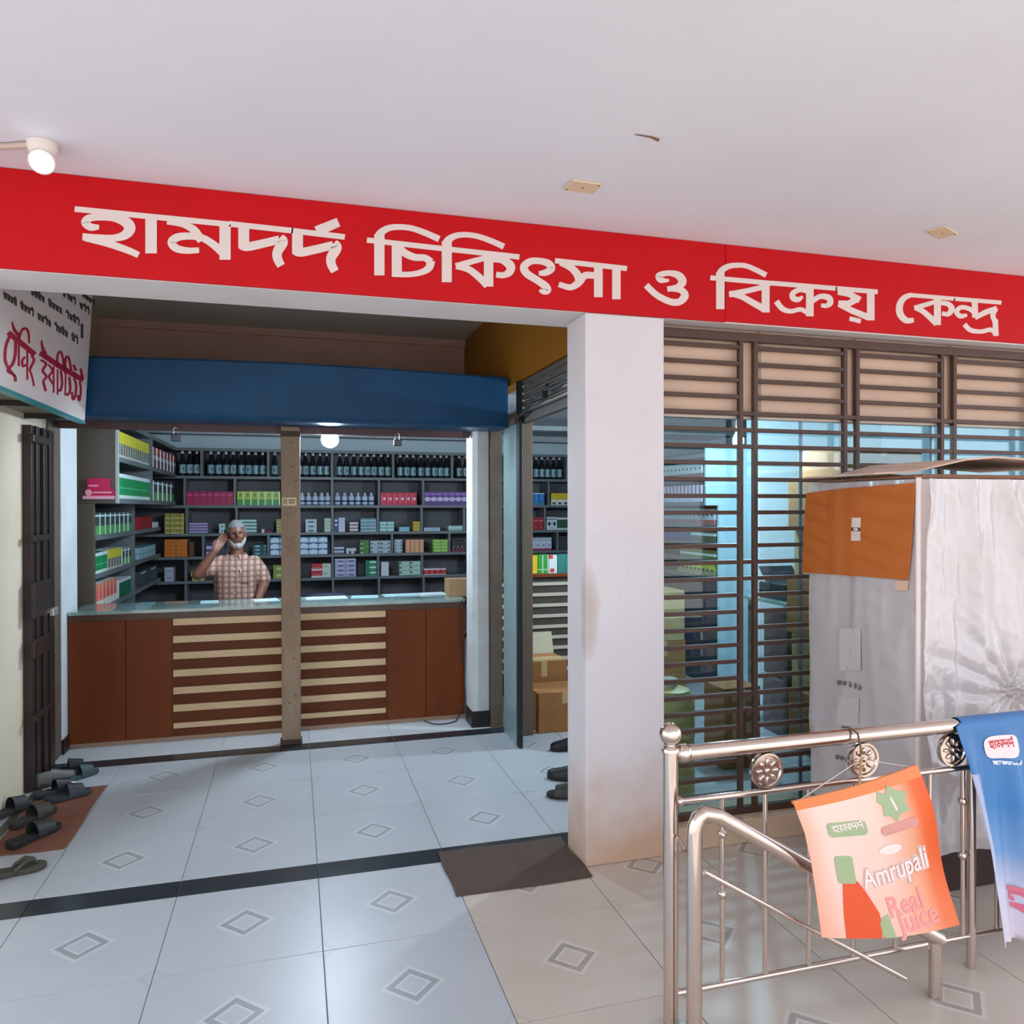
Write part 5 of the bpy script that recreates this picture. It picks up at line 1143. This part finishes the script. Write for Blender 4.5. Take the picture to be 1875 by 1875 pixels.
# ================================================================== banners hung on the railing
def textmesh(body, size=1.0, offset=0.0, shear=0.0):
    c = bpy.data.curves.new('t', 'FONT'); c.body = body; c.size = size; c.offset = offset; c.shear = shear; c.resolution_u = 3; c.align_x = 'CENTER'; c.align_y = 'CENTER'
    o = bpy.data.objects.new('t', c); COL.objects.link(o); dg = bpy.context.evaluated_depsgraph_get(); me = o.evaluated_get(dg).to_mesh()
    vs = [tuple(v.co) for v in me.vertices]; fs = [tuple(p.vertices) for p in me.polygons]
    o.evaluated_get(dg).to_mesh_clear(); bpy.data.objects.remove(o); bpy.data.curves.remove(c); return vs, fs
def gridsheet(Sf, nu, nv, thick):
    vs = []
    for h in (0, -thick):
        for j in range(nv+1):
            for i in range(nu+1): vs.append(Sf(i/nu, j/nv, h))
    n = (nu+1)*(nv+1); fs = []
    for j in range(nv):
        for i in range(nu):
            a = j*(nu+1)+i; fs += [(a, a+1, a+nu+2, a+nu+1), (n+a, n+a+nu+1, n+a+nu+2, n+a+1)]
    for i in range(nu): fs += [(i, n+i, n+i+1, i+1), (nv*(nu+1)+i, nv*(nu+1)+i+1, n+nv*(nu+1)+i+1, n+nv*(nu+1)+i)]
    for j in range(nv):
        for e in (0, nu): a = j*(nu+1)+e; fs.append((a, a+nu+1, n+a+nu+1, n+a))
    return vs, fs
def uvmat(name, build, rough=.35):
    mt = bpy.data.materials.new(name); mt.use_nodes = True; T = NT(mt); b = T.n['Principled BSDF']; b.inputs['Roughness'].default_value = rough
    o = T.coords('UV'); T.l.new(build(T, o[0], o[1]), b.inputs['Base Color']); return mt
def setuv(o, nu, nv):
    me = o.data; uv = me.uv_layers.new(name='UVMap'); n = (nu+1)*(nv+1)
    for lp in me.loops: k = lp.vertex_index % n; uv.data[lp.index].uv = ((k % (nu+1))/nu, (k//(nu+1))/nv)
def ramp(T, x, stops, interp='LINEAR'):
    r = T.n.new('ShaderNodeValToRGB'); r.color_ramp.interpolation = interp; el = r.color_ramp.elements
    while len(el) < len(stops): el.new(.5)
    for e, (p_, c_) in zip(el, stops): e.position = p_; e.color = lin(c_)
    T.l.new(x, r.inputs[0]); return r.outputs[0]
# orange one
def lerp2(a, b, f): return (a[0]+(b[0]-a[0])*f, a[1]+(b[1]-a[1])*f)
def cur(pts, f):
    k = f*(len(pts)-1); i = min(int(k), len(pts)-2); return lerp2(pts[i], pts[i+1], k-i)
OL = [(1450, 1467), (1472, 1525), (1484, 1580), (1493, 1640), (1503, 1715)]; OR = [(1677, 1399), (1700, 1470), (1718, 1535), (1734, 1610), (1752, 1690)]
def SO(u, v, h):
    a, b = cur(OL, v), cur(OR, v); p = lerp2(a, b, u)
    y = 2.055 - .018*math.sin(PI*u)*(.3+v) - .012*math.sin(2.2*PI*v)*u
    q = aY(p[0], p[1]+4*math.sin(PI*u), 2.06); s_ = y/2.06
    return Vector((q.x, y-h, q.z))
t = thing('orange_banner', SO(.5, 1, 0), 'orange printed banner for a drink hanging from the railing', 'banner')
vs, fs = gridsheet(SO, 24, 24, .0015)
def orange(T, u, v):
    c = ramp(T, u, [(0, (240, 176, 150)), (.15, (242, 208, 194)), (.55, (240, 202, 186)), (.80, (234, 160, 126)), (.90, (230, 100, 40)), (1, (226, 84, 24))])
    k = T.n.new('ShaderNodeMapRange'); k.inputs[1].default_value = .55; k.inputs[2].default_value = 1.0; k.inputs[3].default_value = 0; k.inputs[4].default_value = .35
    T.l.new(v, k.inputs[0]); c = T.mix(k.outputs[0], c, lin((240, 150, 110)))
    return T.mix(T.math('LESS_THAN', v, .07), c, lin((226, 128, 72)))
o = MB().add(vs, fs).build('printed_sheet', uvmat('orange_print', orange), t, smooth=80); setuv(o, 24, 24)
MB().tube([tuple(SO(u/6, .012, -.006)) for u in range(7)], .006, 8).build('hem_rod', M('hem_orange', (220, 130, 70), .5), t, smooth=60)
def uvpoly(poly, mat, name, par, Sf, h=.0012, th=.0006):
    n = len(poly); cu = sum(p[0] for p in poly)/n; cv = sum(p[1] for p in poly)/n
    K = 6; vs = [Sf(cu, cv, h+th)]
    for k in range(1, K+1): vs += [Sf(cu+(u-cu)*k/K, cv+(v-cv)*k/K, h+th) for u, v in poly]
    vs += [Sf(u, v, h) for u, v in poly]
    fs = [(0, 1+i, 1+(i+1) % n) for i in range(n)]
    for k in range(K): a_ = 1+k*n; fs += [(a_+i, a_+n+i, a_+n+(i+1) % n, a_+(i+1) % n) for i in range(n)]
    return MB().add(vs, fs).build(name, mat, par)
def uvtext(body, cu, cv, hu, hv, rot, mat, name, par, Sf, h, offset=0, sh=0):
    vs, fs = textmesh(body, 1, offset, sh); out = []
    for x, y, _ in vs:
        xr, yr = x*math.cos(rot)-y*math.sin(rot), x*math.sin(rot)+y*math.cos(rot); out.append(Sf(cu+xr*hu, cv-yr*hv, h))
    return MB().add(out, fs).build(name, mat, par)
sage = M('sage_print', (160, 178, 136), .5); pale = M('pale_print', (244, 222, 214), .5); roset = M('rose_print', (214, 150, 140), .5); pink = M('pink_print', (236, 150, 146), .5)
def rr(u0, u1, v0, v1, sk=0, r=.02):
    return [(u0+r, v0), (u1-r, v0-sk), (u1, v0+r-sk), (u1, v1-r-sk), (u1-r, v1-sk), (u0+r, v1), (u0, v1-r), (u0, v0+r)]
uvpoly(rr(.17, .46, .20, .31, -.02), sage, 'name_plate', t, SO)
uvpoly([(.60, .13), (.63, .07), (.68, .10), (.72, .05), (.77, .10), (.84, .12), (.80, .18), (.82, .24), (.74, .24), (.70, .29), (.66, .24), (.61, .23), (.63, .17)], sage, 'leaf_badge', t, SO)
uvtext('1', .715, .175, .16, .13, .12, pale, 'badge_number', t, SO, .0024)
uvpoly(rr(.56, .86, .30, .37, .01), roset, 'ribbon', t, SO)
uvpoly(rr(.17, .30, .46, .66, -.01, .015), sage, 'bottle_cap', t, SO)
uvpoly([(.20, .665), (.31, .655), (.36, .74), (.42, .86), (.42, 1), (.16, 1), (.17, .86)], M('juice_red', (226, 84, 40), .45), 'bottle_print', t, SO)
uvpoly([(.60+.09*math.cos(k*PI/10), .475+.035*math.sin(k*PI/10)) for k in range(20)], pale, 'small_oval', t, SO)
uvtext('Amrupali', .615, .62, .145, .19, .10, pale, 'brand_outline', t, SO, .0012, .075)
uvtext('Amrupali', .615, .62, .145, .19, .10, roset, 'brand_text', t, SO, .0022, .045)
uvtext('Amrupali', .615, .62, .145, .19, .10, pale, 'brand_face', t, SO, .0030, .015)
uvtext('Real', .63, .83, .17, .16, .10, pink, 'tag_text', t, SO, .0014, .02)
uvtext('Juice', .70, .92, .17, .16, .10, pink, 'tag_text', t, SO, .0014, .02)
uvpoly([(.40, .90), (.48, .87), (.50, 1), (.40, 1)], sage, 'leaf_print', t, SO)
# Bengali word on the green plate, from the big sign's first word
W1 = [([(493, 533), (1040, 588)], 37), ([(655, 652), (600, 652), (562, 622), (590, 594), (660, 586), (760, 592), (838, 625), (856, 665), (825, 705), (755, 725), (650, 724), (545, 716)], 52), ([(560, 722), (720, 762), (915, 838)], 46), ([(998, 585), (998, 826)], 70),
      ([(1035, 587), (1530, 636)], 37), ([(1103, 618), (1200, 634), (1268, 662), (1330, 745)], 45), ([(1315, 805), (1240, 808), (1165, 793), (1134, 752), (1172, 720), (1250, 712), (1335, 724), (1478, 828)], 48), ([(1486, 636), (1486, 868)], 70),
      ([(1520, 635), (2276, 716)], 37), ([(1610, 640), (1610, 785)], 66), ([(1600, 780), (1720, 764), (1845, 735)], 56), ([(1860, 740), (1832, 815), (1856, 908)], 60), ([(1965, 677), (1965, 822)], 66), ([(1955, 817), (2075, 801), (2200, 772)], 56), ([(2215, 777), (2187, 852), (2211, 945)], 60), ([(2090, 682), (2235, 620)], 60)]
def word(u0, u1, v0, v1, sk, mat, name, par, Sf, h=.0024, wk=1.0):
    mb = MB(); k = (u1-u0)/1783
    kv = (v1-v0)/330
    for pts, w_ in W1:
        q = [(u0+(x-493)*k, v0+(y-(x-493)*.104-533)*kv + sk*(x-493)/1783, w_*k*wk) for x, y in pts]
        stroke(mb, q, lambda u, v, hh: Sf(u, v, h+hh), .0005, curve=len(pts) > 2)
    mb.build(name, mat, par)
word(.20, .44, .225, .285, -.015 + .02, pale, 'plate_lettering', t, SO, wk=1.1)
# hook and strings
hk = aY(1578, 1380, 2.16)
tag(MB().tube([(hk.x-.012, RYY+.02, RZ+.028), (hk.x, RYY, RZ+.031), (hk.x+.004, RYY-.04, RZ+.022), (hk.x+.004, RYY-.055, RZ-.02), (hk.x, RYY-.06, RZ-.05)], .0035, 8).build('wire_hook', M('wire_brown', (110, 84, 58), .4, .6), smooth=60), 'bent wire hook over the top rail above the orange banner', 'hook')
kn = Vector((hk.x, RYY-.062, RZ-.06)); a, b = SO(.02, .01, 0), SO(.97, .01, 0); md = SO(.52, .01, 0)
MB().tube([tuple(a), tuple(kn)], .0016, 6).build('string', M('string_white', (220, 206, 186), .7), t)
MB().tube([tuple(md), tuple(kn)], .0045, 6).build('string', M('string_gold', (196, 156, 100), .6), t)
MB().tube([tuple(b), tuple(kn)], .0016, 6).build('string', M('string_white', (220, 206, 186), .7), t)
# blue one, draped over the rail
BLp = [(1750, 1330), (1768, 1395), (1780, 1460), (1793, 1540), (1806, 1640), (1816, 1720)]; BRp = [(1935, 1316), (1938, 1395), (1941, 1460), (1944, 1540), (1950, 1640), (1956, 1720)]
def SB(u, v, h):
    if v < .12:      # part lying over the rail
        q = v/.12*PI*.95; top = aY(lerp2(BLp[0], BRp[0], u)[0], 1330, RYY)
        return Vector((top.x, RYY+(.029+h)*math.cos(q), RZ+(.029+h)*math.sin(q)+.002))
    f = (v-.12)/.88; p = lerp2(cur(BLp, f), cur(BRp, f), u); q = aY(p[0], p[1], RYY-.032)
    fold = .026*min(1, f*1.6)*(math.sin(u*13+1.2)+.5*math.sin(u*27+f*2))
    return Vector((q.x, RYY-.032-h-fold-.02*f, q.z if f > 0 else q.z))
t = thing('blue_banner', SB(.5, 1, 0), 'blue and white printed banner draped over the railing at the right', 'banner')
vs, fs = gridsheet(SB, 40, 40, .0015)
def bluep(T, u, v):
    c = ramp(T, v, [(0, (58, 112, 168)), (.5, (64, 126, 184)), (.68, (120, 160, 204)), (.80, (206, 206, 224)), (1, (228, 214, 224))])
    k = T.n.new('ShaderNodeMapRange'); k.inputs[1].default_value = 0; k.inputs[2].default_value = .16; k.inputs[3].default_value = .75; k.inputs[4].default_value = 0
    T.l.new(u, k.inputs[0]); k2 = T.math('MULTIPLY', k.outputs[0], T.math('GREATER_THAN', v, .35))
    return T.mix(k2, c, lin((206, 204, 224)))
o = MB().add(vs, fs).build('printed_cloth', uvmat('blue_print', bluep, .4), t, smooth=80); setuv(o, 40, 40)
lw = M('logo_white', (240, 220, 220), .5)
uvpoly([(.24+0*k, 0) if False else (.40+.17*math.copysign(abs(math.cos(k*PI/14))**.5, math.cos(k*PI/14)), .225+.052*math.copysign(abs(math.sin(k*PI/14))**.6, math.sin(k*PI/14))-.01*math.cos(k*PI/14)) for k in range(28)], lw, 'logo_plate', t, SB, h=.003)
word(.28, .52, .20, .245, -.008, M('logo_red', (206, 60, 70), .5), 'logo_lettering', t, SB, h=.0045, wk=1.0)
word(.28, .58, .292, .312, 0, M('small_white', (214, 224, 236), .5), 'small_lettering', t, SB, h=.003, wk=.9)
word(.30, .95, .80, .92, -.01, M('pink_lettering', (226, 120, 140), .5), 'large_lettering', t, SB, wk=1.0)

# ================================================================== the shopkeeper
MY = 6.88
def mp(px, py, dy=0.0):
    p = aY(px, py, MY); return Vector((p.x, MY+dy, p.z))
base = mp(432, 1000); man = thing('person', (base.x, MY, 0), 'grey-haired bearded man in checked shirt holding a phone to his ear', 'person')
skin = M('skin_brown', (122, 78, 58), .5, noise=(40, .35), col2=(104, 64, 48))
def remeshed(mb, name, mat, voxel, smooth_it=4, parent=man):
    o = mb.build(name, mat, parent)
    r = o.modifiers.new('r', 'REMESH'); r.mode = 'VOXEL'; r.voxel_size = voxel; r.use_smooth_shade = True
    s = o.modifiers.new('s', 'SMOOTH'); s.iterations = smooth_it; s.factor = .5
    dg = bpy.context.evaluated_depsgraph_get(); me = bpy.data.meshes.new_from_object(o.evaluated_get(dg))
    o.modifiers.clear(); o.data = me
    if not me.materials: me.materials.append(mat)
    for p in me.polygons: p.use_smooth = True
    return o
def limb(mb, pts, rs, n=14):
    pts = [Vector(p) for p in pts]
    q = smooth_line([(*p,) for p in pts], 5) if len(pts) > 2 else [tuple(p) for p in pts]
    k = len(q); rr_ = []
    for i in range(k):
        f = i/(k-1)*(len(rs)-1); a = min(int(f), len(rs)-2); rr_.append(rs[a]+(rs[a+1]-rs[a])*(f-a))
    mb.tube(q, rr_, n); mb.sphere(q[0], rr_[0], n, 8); mb.sphere(q[-1], rr_[-1], n, 8)
def loft(mb, rings, n=28):
    vs = []
    for c, rx, ry in rings:
        for j in range(n):
            a = 2*PI*j/n; ca, sa = math.cos(a), math.sin(a)
            e = .78; vs.append(Vector(c)+Vector((rx*math.copysign(abs(ca)**e, ca), ry*math.copysign(abs(sa)**e, sa), 0)))
    k = len(rings)
    mb.add(vs, [(i*n+j, i*n+(j+1) % n, (i+1)*n+(j+1) % n, (i+1)*n+j) for i in range(k-1) for j in range(n)] + [tuple(range(n-1, -1, -1)), tuple((k-1)*n+j for j in range(n))])
HC = mp(433, 979); tilt = Matrix.Rotation(math.radians(-4), 3, 'Y') @ Matrix.Rotation(math.radians(8), 3, 'Z')
def headpt(v, k=1.0):
    """unit sphere direction -> head surface (front is -y)"""
    x, y, z = v
    X, Y, Z = .076*x, .096*y, .118*z
    if z < 0: X *= 1-.22*(-z)**1.4; Y *= 1-.10*(-z)
    if y < -.2:
        f = -y
        Y += .012*max(0, f-.5)*(1-abs(z))                                  # flatter face
        Y -= .030*math.exp(-((x/.13)**2 + ((z+.05)/.15)**2))*f               # nose
        Y -= .010*math.exp(-((x/.07)**2 + ((z-.16)/.18)**2))*f                # bridge
        Y -= .007*math.exp(-((z-.20)/.08)**2)*math.exp(-(x/.55)**2)*f         # brow
        for sx in (-1, 1): Y += .013*math.exp(-(((x-sx*.36)/.18)**2 + ((z-.04)/.10)**2))*f     # sockets
        for sx in (-1, 1): Y -= .006*math.exp(-(((x-sx*.5)/.2)**2 + ((z+.18)/.16)**2))*f       # cheeks
        Y -= .007*math.exp(-((x/.28)**2 + ((z+.40)/.06)**2))*f; Y += .005*math.exp(-((x/.26)**2 + ((z+.46)/.025)**2))*f   # lips
        Y -= .012*math.exp(-((x/.3)**2 + ((z+.8)/.2)**2))*f                   # chin
    return HC + tilt @ (Vector((X, Y, Z))*k)
def headgrid(n, m):
    return [[(math.sin(PI*i/m)*math.cos(2*PI*j/n), math.sin(PI*i/m)*math.sin(2*PI*j/n), -math.cos(PI*i/m)) for j in range(n)] for i in range(m+1)]
mb = MB(); G = headgrid(56, 40); n = 56
vs = [headpt(v) for r in G for v in r]
mb.add(vs, [(i*n+j, i*n+(j+1) % n, (i+1)*n+(j+1) % n, (i+1)*n+j) for i in range(40) for j in range(n)])
for sx in (-1, 1):
    e = HC + tilt @ Vector((sx*.078, .012, -.002)); mb.sphere(tuple(e), .03, 12, 8, sc=(.32, .6, 1.05)); mb.sphere(tuple(e+Vector((0, 0, -.022))), .012, 10, 6)
nb = mp(433, 1026, .02)
limb(mb, [HC+Vector((0, .025, -.05)), mp(433, 1012, .02), nb], [.055, .055, .062])
# torso, hips, legs
def tz(py): return mp(433, py).z
cx = mp(432, 1050)
def ring(py, rx, ry, dx=0, dy=.02): return ((cx.x+dx, MY+dy, tz(py)), rx, ry)
hipz = .86
loft(mb, [((cx.x, MY+.02, hipz-.06), .155, .105), ((cx.x, MY+.02, .98), .16, .115), ring(1088, .155, .115), ring(1060, .16, .118), ring(1040, .172, .115), ring(1028, .165, .10), ring(1021, .10, .075), ring(1016, .06, .06)])
for sx in (-1, 1):
    limb(mb, [(cx.x+sx*.085, MY+.02, hipz), (cx.x+sx*.095, MY+.0, .47), (cx.x+sx*.095, MY+.03, .09)], [.085, .062, .044])
    limb(mb, [(cx.x+sx*.097, MY+.05, .05), (cx.x+sx*.105, MY-.14, .035)], [.045, .034])
# his right arm, raised to the ear (left in the photograph)
SR, ER, WR = mp(402, 1031, .01), mp(365, 1050, -.13), mp(396, 1008, -.125)
limb(mb, [SR, SR.lerp(ER, .5), ER], [.056, .050, .042]); limb(mb, [ER, ER.lerp(WR, .35), WR], [.042, .043, .027])
# his left arm, hanging and bent on to the counter
SL, EL, WL = mp(468, 1031, .01), mp(485, 1066, -.02), mp(474, 1094, -.20)
limb(mb, [SL, SL.lerp(EL, .5), EL], [.056, .050, .043]); limb(mb, [EL, EL.lerp(WL, .35), WL], [.043, .041, .027])
def hand(W_, fwd, up, side, curl, lens=(1, 1.1, 1.02, .82)):
    """palm then four fingers and a thumb; fwd along the hand, up = back of the hand, side = towards the thumb"""
    fwd, up, side = fwd.normalized(), up.normalized(), side.normalized()
    pk = W_ + fwd*.045
    for s in (-.026, -.009, .009, .026): limb(mb, [W_+side*s*.5, pk+fwd*.035+side*s], [.017, .0135], 10)
    for i, s in enumerate((.03, .010, -.010, -.029)):
        b_ = pk + fwd*.038 + side*s; L = .034*lens[i]; p = [b_]; d_ = fwd.copy(); ang = curl[i] if isinstance(curl, (list, tuple)) else curl
        for k in range(3):
            d_ = (Matrix.Rotation(ang, 3, side.cross(fwd) .cross(fwd) if False else side) @ d_); p.append(p[-1] + d_*L*(1, .8, .62)[k])
        limb(mb, p, [.0098, .0092, .0085, .0075], 9)
    t0 = W_ + fwd*.02 + side*.024; limb(mb, [t0, t0+fwd*.03+side*.026-up*.012, t0+fwd*.058+side*.032-up*.022], [.0125, .0105, .0085], 9)
# phone at the ear
PH = HC + tilt @ Vector((-.092, -.016, -.03))
hd_f = (HC + tilt @ Vector((-.085, -.03, .02)) - WR)
hand(WR, hd_f, Vector((-.55, -.75, .1)), Vector((.35, -.25, .9)).cross(hd_f).cross(hd_f)*-1 if False else Vector((-.2, .15, 1)) - hd_f.normalized()*(Vector((-.2, .15, 1)).dot(hd_f.normalized())), [-.15, -.25, -.3, -.35])
hand(WL, Vector((-.35, -.9, -.25)), Vector((0, 0, 1)), Vector((-.9, .35, 0)), .22)
body = remeshed(mb, 'body', skin, .0046, 3)

# clothes
def plaid():
    mt = bpy.data.materials.new('checked_cotton'); mt.use_nodes = True; T = NT(mt); b = T.n['Principled BSDF']; b.inputs['Roughness'].default_value = .85
    o = T.coords('Object'); c = lin((190, 152, 136))
    def band(v, per, off, w0): 
        f = T.math('FRACT', T.math('DIVIDE', T.math('ADD', v, off+10), per)); return T.math('LESS_THAN', f, w0)
    bx = band(o[0], .05, .006, .45); bz = band(o[2], .046, .012, .45)
    c = T.mix(T.math('MULTIPLY', bx, .72), c, lin((94, 58, 44))); c = T.mix(T.math('MULTIPLY', bz, .5), c, lin((94, 58, 44)))
    c = T.mix(T.math('MULTIPLY', band(o[0], .05, -.008, .05), .3), c, lin((232, 216, 206))); c = T.mix(T.math('MULTIPLY', band(o[2], .046, -.004, .05), .28), c, lin((232, 216, 206)))
    T.l.new(c, b.inputs['Base Color'])
    n_ = T.n.new('ShaderNodeTexNoise'); n_.inputs['Scale'].default_value = 22; T.l.new(T.vec, n_.inputs[0]); bp = T.n.new('ShaderNodeBump'); bp.inputs['Strength'].default_value = .35; bp.inputs['Distance'].default_value = .01
    T.l.new(n_.outputs['Fac'], bp.inputs['Height']); T.l.new(bp.outputs[0], b.inputs['Normal']); return mt
pl_ = plaid(); mb = MB()
loft(mb, [((cx.x, MY+.02, .80), .185, .142), ((cx.x+.004, MY+.02, .97), .180, .140), ring(1090, .176, .138, .0), ring(1070, .178, .138), ring(1050, .185, .138), ring(1036, .186, .128), ring(1027, .166, .108), ring(1022, .108, .085), ring(1020, .075, .07)])
limb(mb, [SR+Vector((.015, 0, .0)), SR.lerp(ER, .32), SR.lerp(ER, .55)], [.068, .070, .068]); limb(mb, [SL+Vector((-.015, 0, 0)), SL.lerp(EL, .45), SL.lerp(EL, .80)], [.068, .069, .066])
remeshed(mb, 'shirt', pl_, .0065, 5)
nk = mp(433, 1015, .008); mb = MB(); vs = []; N = 26
for j in range(N+1):
    a = -PI/2 + .34 + (2*PI-.68)*j/N; ca, sa = math.cos(a), math.sin(a)
    dip = -.022*max(0, -sa)
    vs += [nk+Vector((.070*ca, .068*sa, dip+.016)), nk+Vector((.104*ca, .100*sa, dip*1.6-.020)), nk+Vector((.098*ca, .094*sa, dip*1.6-.022)), nk+Vector((.065*ca, .063*sa, dip+.012))]
mb.add(vs, [(4*j+k, 4*j+(k+1) % 4, 4*j+4+(k+1) % 4, 4*j+4+k) for j in range(N) for k in range(4)] + [(0, 1, 2, 3), tuple(4*N+k for k in (3, 2, 1, 0))])
mb.build('collar', pl_, man, smooth=60)
for py in (1040, 1052, 1068, 1083): 
    p = mp(432, py); MB().lathe((p.x-.002, MY-.121, p.z), [(.0055, .0), (.0055, -.004), (.003, -.005)], 10, axis='y').build('shirt_button', M('button_pale', (226, 214, 206), .4), man)
a = mp(440, 1042); b = mp(459, 1064)
MB().box(a.x, b.x, MY-.122, MY-.117, b.z, a.z).build('pocket', pl_, man, bevel=.002)
MB().tube([(a.x+.012, MY-.126, a.z-.02), (a.x+.012, MY-.126, a.z+.014)], .004, 8).build('pen', M('pen_white', (226, 226, 226), .3), man)
mb = MB(); loft(mb, [((cx.x, MY+.02, .78), .168, .125), ((cx.x, MY+.02, .95), .17, .128)])
for sx in (-1, 1): limb(mb, [(cx.x+sx*.085, MY+.02, .84), (cx.x+sx*.098, MY+.0, .47), (cx.x+sx*.1, MY+.03, .10)], [.098, .085, .075])
remeshed(mb, 'trousers', M('trouser_grey', (62, 58, 56), .85), .009, 4)

# hair, beard, brows, eyes
def shell(name, mat, test, k0, k1, nz, par=man, m=64, r=44):
    g = headgrid(m, r); mb = MB(); idx = {}; vs = []; fs = []
    keep = [[test(*g[i][j]) for j in range(m)] for i in range(r+1)]
    def vid(i, j, o): 
        key = (i, j % m, o)
        if key not in idx:
            v = g[i][j % m]; th = keep[i][j % m]; th = max(0, min(1, th)); kk = k0 if o == 0 else 1.0 + (k1-1.0)*th*(1+nz*mnoise.noise((v[0]*9, v[1]*9, v[2]*9)))
            idx[key] = len(vs); vs.append(headpt(v, kk))
        return idx[key]
    used = {}
    for i in range(r):
        for j in range(m):
            if min(keep[i][j], keep[i][(j+1) % m], keep[i+1][j], keep[i+1][(j+1) % m]) > 0:
                fs.append((vid(i, j, 1), vid(i, j+1, 1), vid(i+1, j+1, 1), vid(i+1, j, 1)))
                fs.append((vid(i, j, 0), vid(i+1, j, 0), vid(i+1, j+1, 0), vid(i, j+1, 0)))
    return mb.add(vs, fs).build(name, mat, par, smooth=80)
def hairtest(x, y, z):
    line = .50 if y < -.55 else (.50 - (y+.55)*1.05 if y < .1 else -.30)
    if y < -.2 and abs(x) > .7: line = .12
    return (z-line)*4 + .02
shell('hair', M('grey_hair', (128, 130, 130), .7, noise=(60, .8), col2=(92, 94, 94), bump=(120, .6)), hairtest, .98, 1.085, .3)
def beardtest(x, y, z):
    if y > .12: return -1
    side = abs(x)
    if side < .34 and y < -.3: up = -.60
    else: up = -.60 + min(.40, (side-.34)*.8)
    if side < .44 and -.60 < z < -.44 and y < 0: pass
    return (up-z)*5 + .05
shell('beard', M('white_beard', (196, 192, 190), .75, noise=(70, .6), col2=(170, 166, 164), bump=(140, .6)), beardtest, .98, 1.115, .35)
def moust(x, y, z):
    if y > -.4: return -1
    return min((.44-abs(x))*5, (.06-abs(z+.345+.16*abs(x)))*14)
shell('moustache', M('moustache_grey', (78, 68, 64), .75, bump=(140, .5)), moust, .985, 1.075, .2)
for sx in (-1, 1):
    MB().tube([headpt(Vector((sx*q, -math.sqrt(max(0, 1-q*q-zz*zz)), zz)).to_tuple(), 1.02) for q, zz in ((.16, .17), (.32, .21), (.5, .18))], [.004, .0055, .003], 8).build('eyebrow', M('brow_grey', (70, 62, 58), .8), man, smooth=60)
    e = headpt((sx*.36, -math.sqrt(1-.36**2-.05**2), .05), .985)
    ey = MB().sphere(tuple(e), .0115, 14, 10, sc=(1.25, .8, .42)).build('eye', M('eye_white', (170, 156, 148), .4), man, smooth=80)
    MB().sphere((e.x, e.y-.0075, e.z), .0055, 10, 8, sc=(1, .5, 1)).build('iris', M('iris_dark', (34, 24, 20), .2), ey, smooth=80)
MB().tube([headpt((q, -math.sqrt(1-q*q-.2), -.45-.1*q*q), 1.012) for q in (-.22, -.1, 0, .1, .22)], [.002, .003, .0035, .003, .002], 8).build('mouth_line', M('lip_dark', (96, 56, 48), .5), man, smooth=60)
# phone
mb = MB().box(-.006, .006, -.036, .036, -.075, .075)
Rm = tilt @ Matrix.Rotation(math.radians(28), 3, 'X')
mb.v = [PH + Rm @ v for v in mb.v]
tag(mb.build('mobile_phone', M('phone_black', (24, 24, 26), .25), bevel=.004), 'black mobile phone held to the man\'s ear', 'phone')
# chair back behind the counter
p = aY(600, 1086, 7.6)
t = thing('office_chair', (p.x, 7.6, 0), 'dark blue chair back showing just above the counter beside the post', 'chair')
cm = M('chair_blue', (64, 72, 96), .7)
MB().prism([(.24*math.copysign(abs(math.cos(a*PI/12))**.6, math.cos(a*PI/12)), .22*math.copysign(abs(math.sin(a*PI/12))**.6, math.sin(a*PI/12))) for a in range(24)], lambda u, v, h: Vector((p.x+u, 7.6+h, p.z-.22+v)), .05).build('backrest', cm, t, bevel=.01)
MB().box(p.x-.23, p.x+.23, 7.15, 7.6, .44, .51).build('seat', cm, t, bevel=.02)
MB().tube([(p.x, 7.4, .08), (p.x, 7.4, .44)], .025, 10).tube([(p.x, 7.62, .48), (p.x, 7.66, .75)], .02, 8).build('stem', M('chair_metal', (60, 60, 62), .4, .6), t, smooth=50)
for k in range(5):
    a = k*2*PI/5; MB().tube([(p.x, 7.4, .09), (p.x+.25*math.cos(a), 7.4+.25*math.sin(a), .03)], [.02, .014], 8).build('leg', M('chair_metal', (60, 60, 62), .4, .6), t, smooth=50)
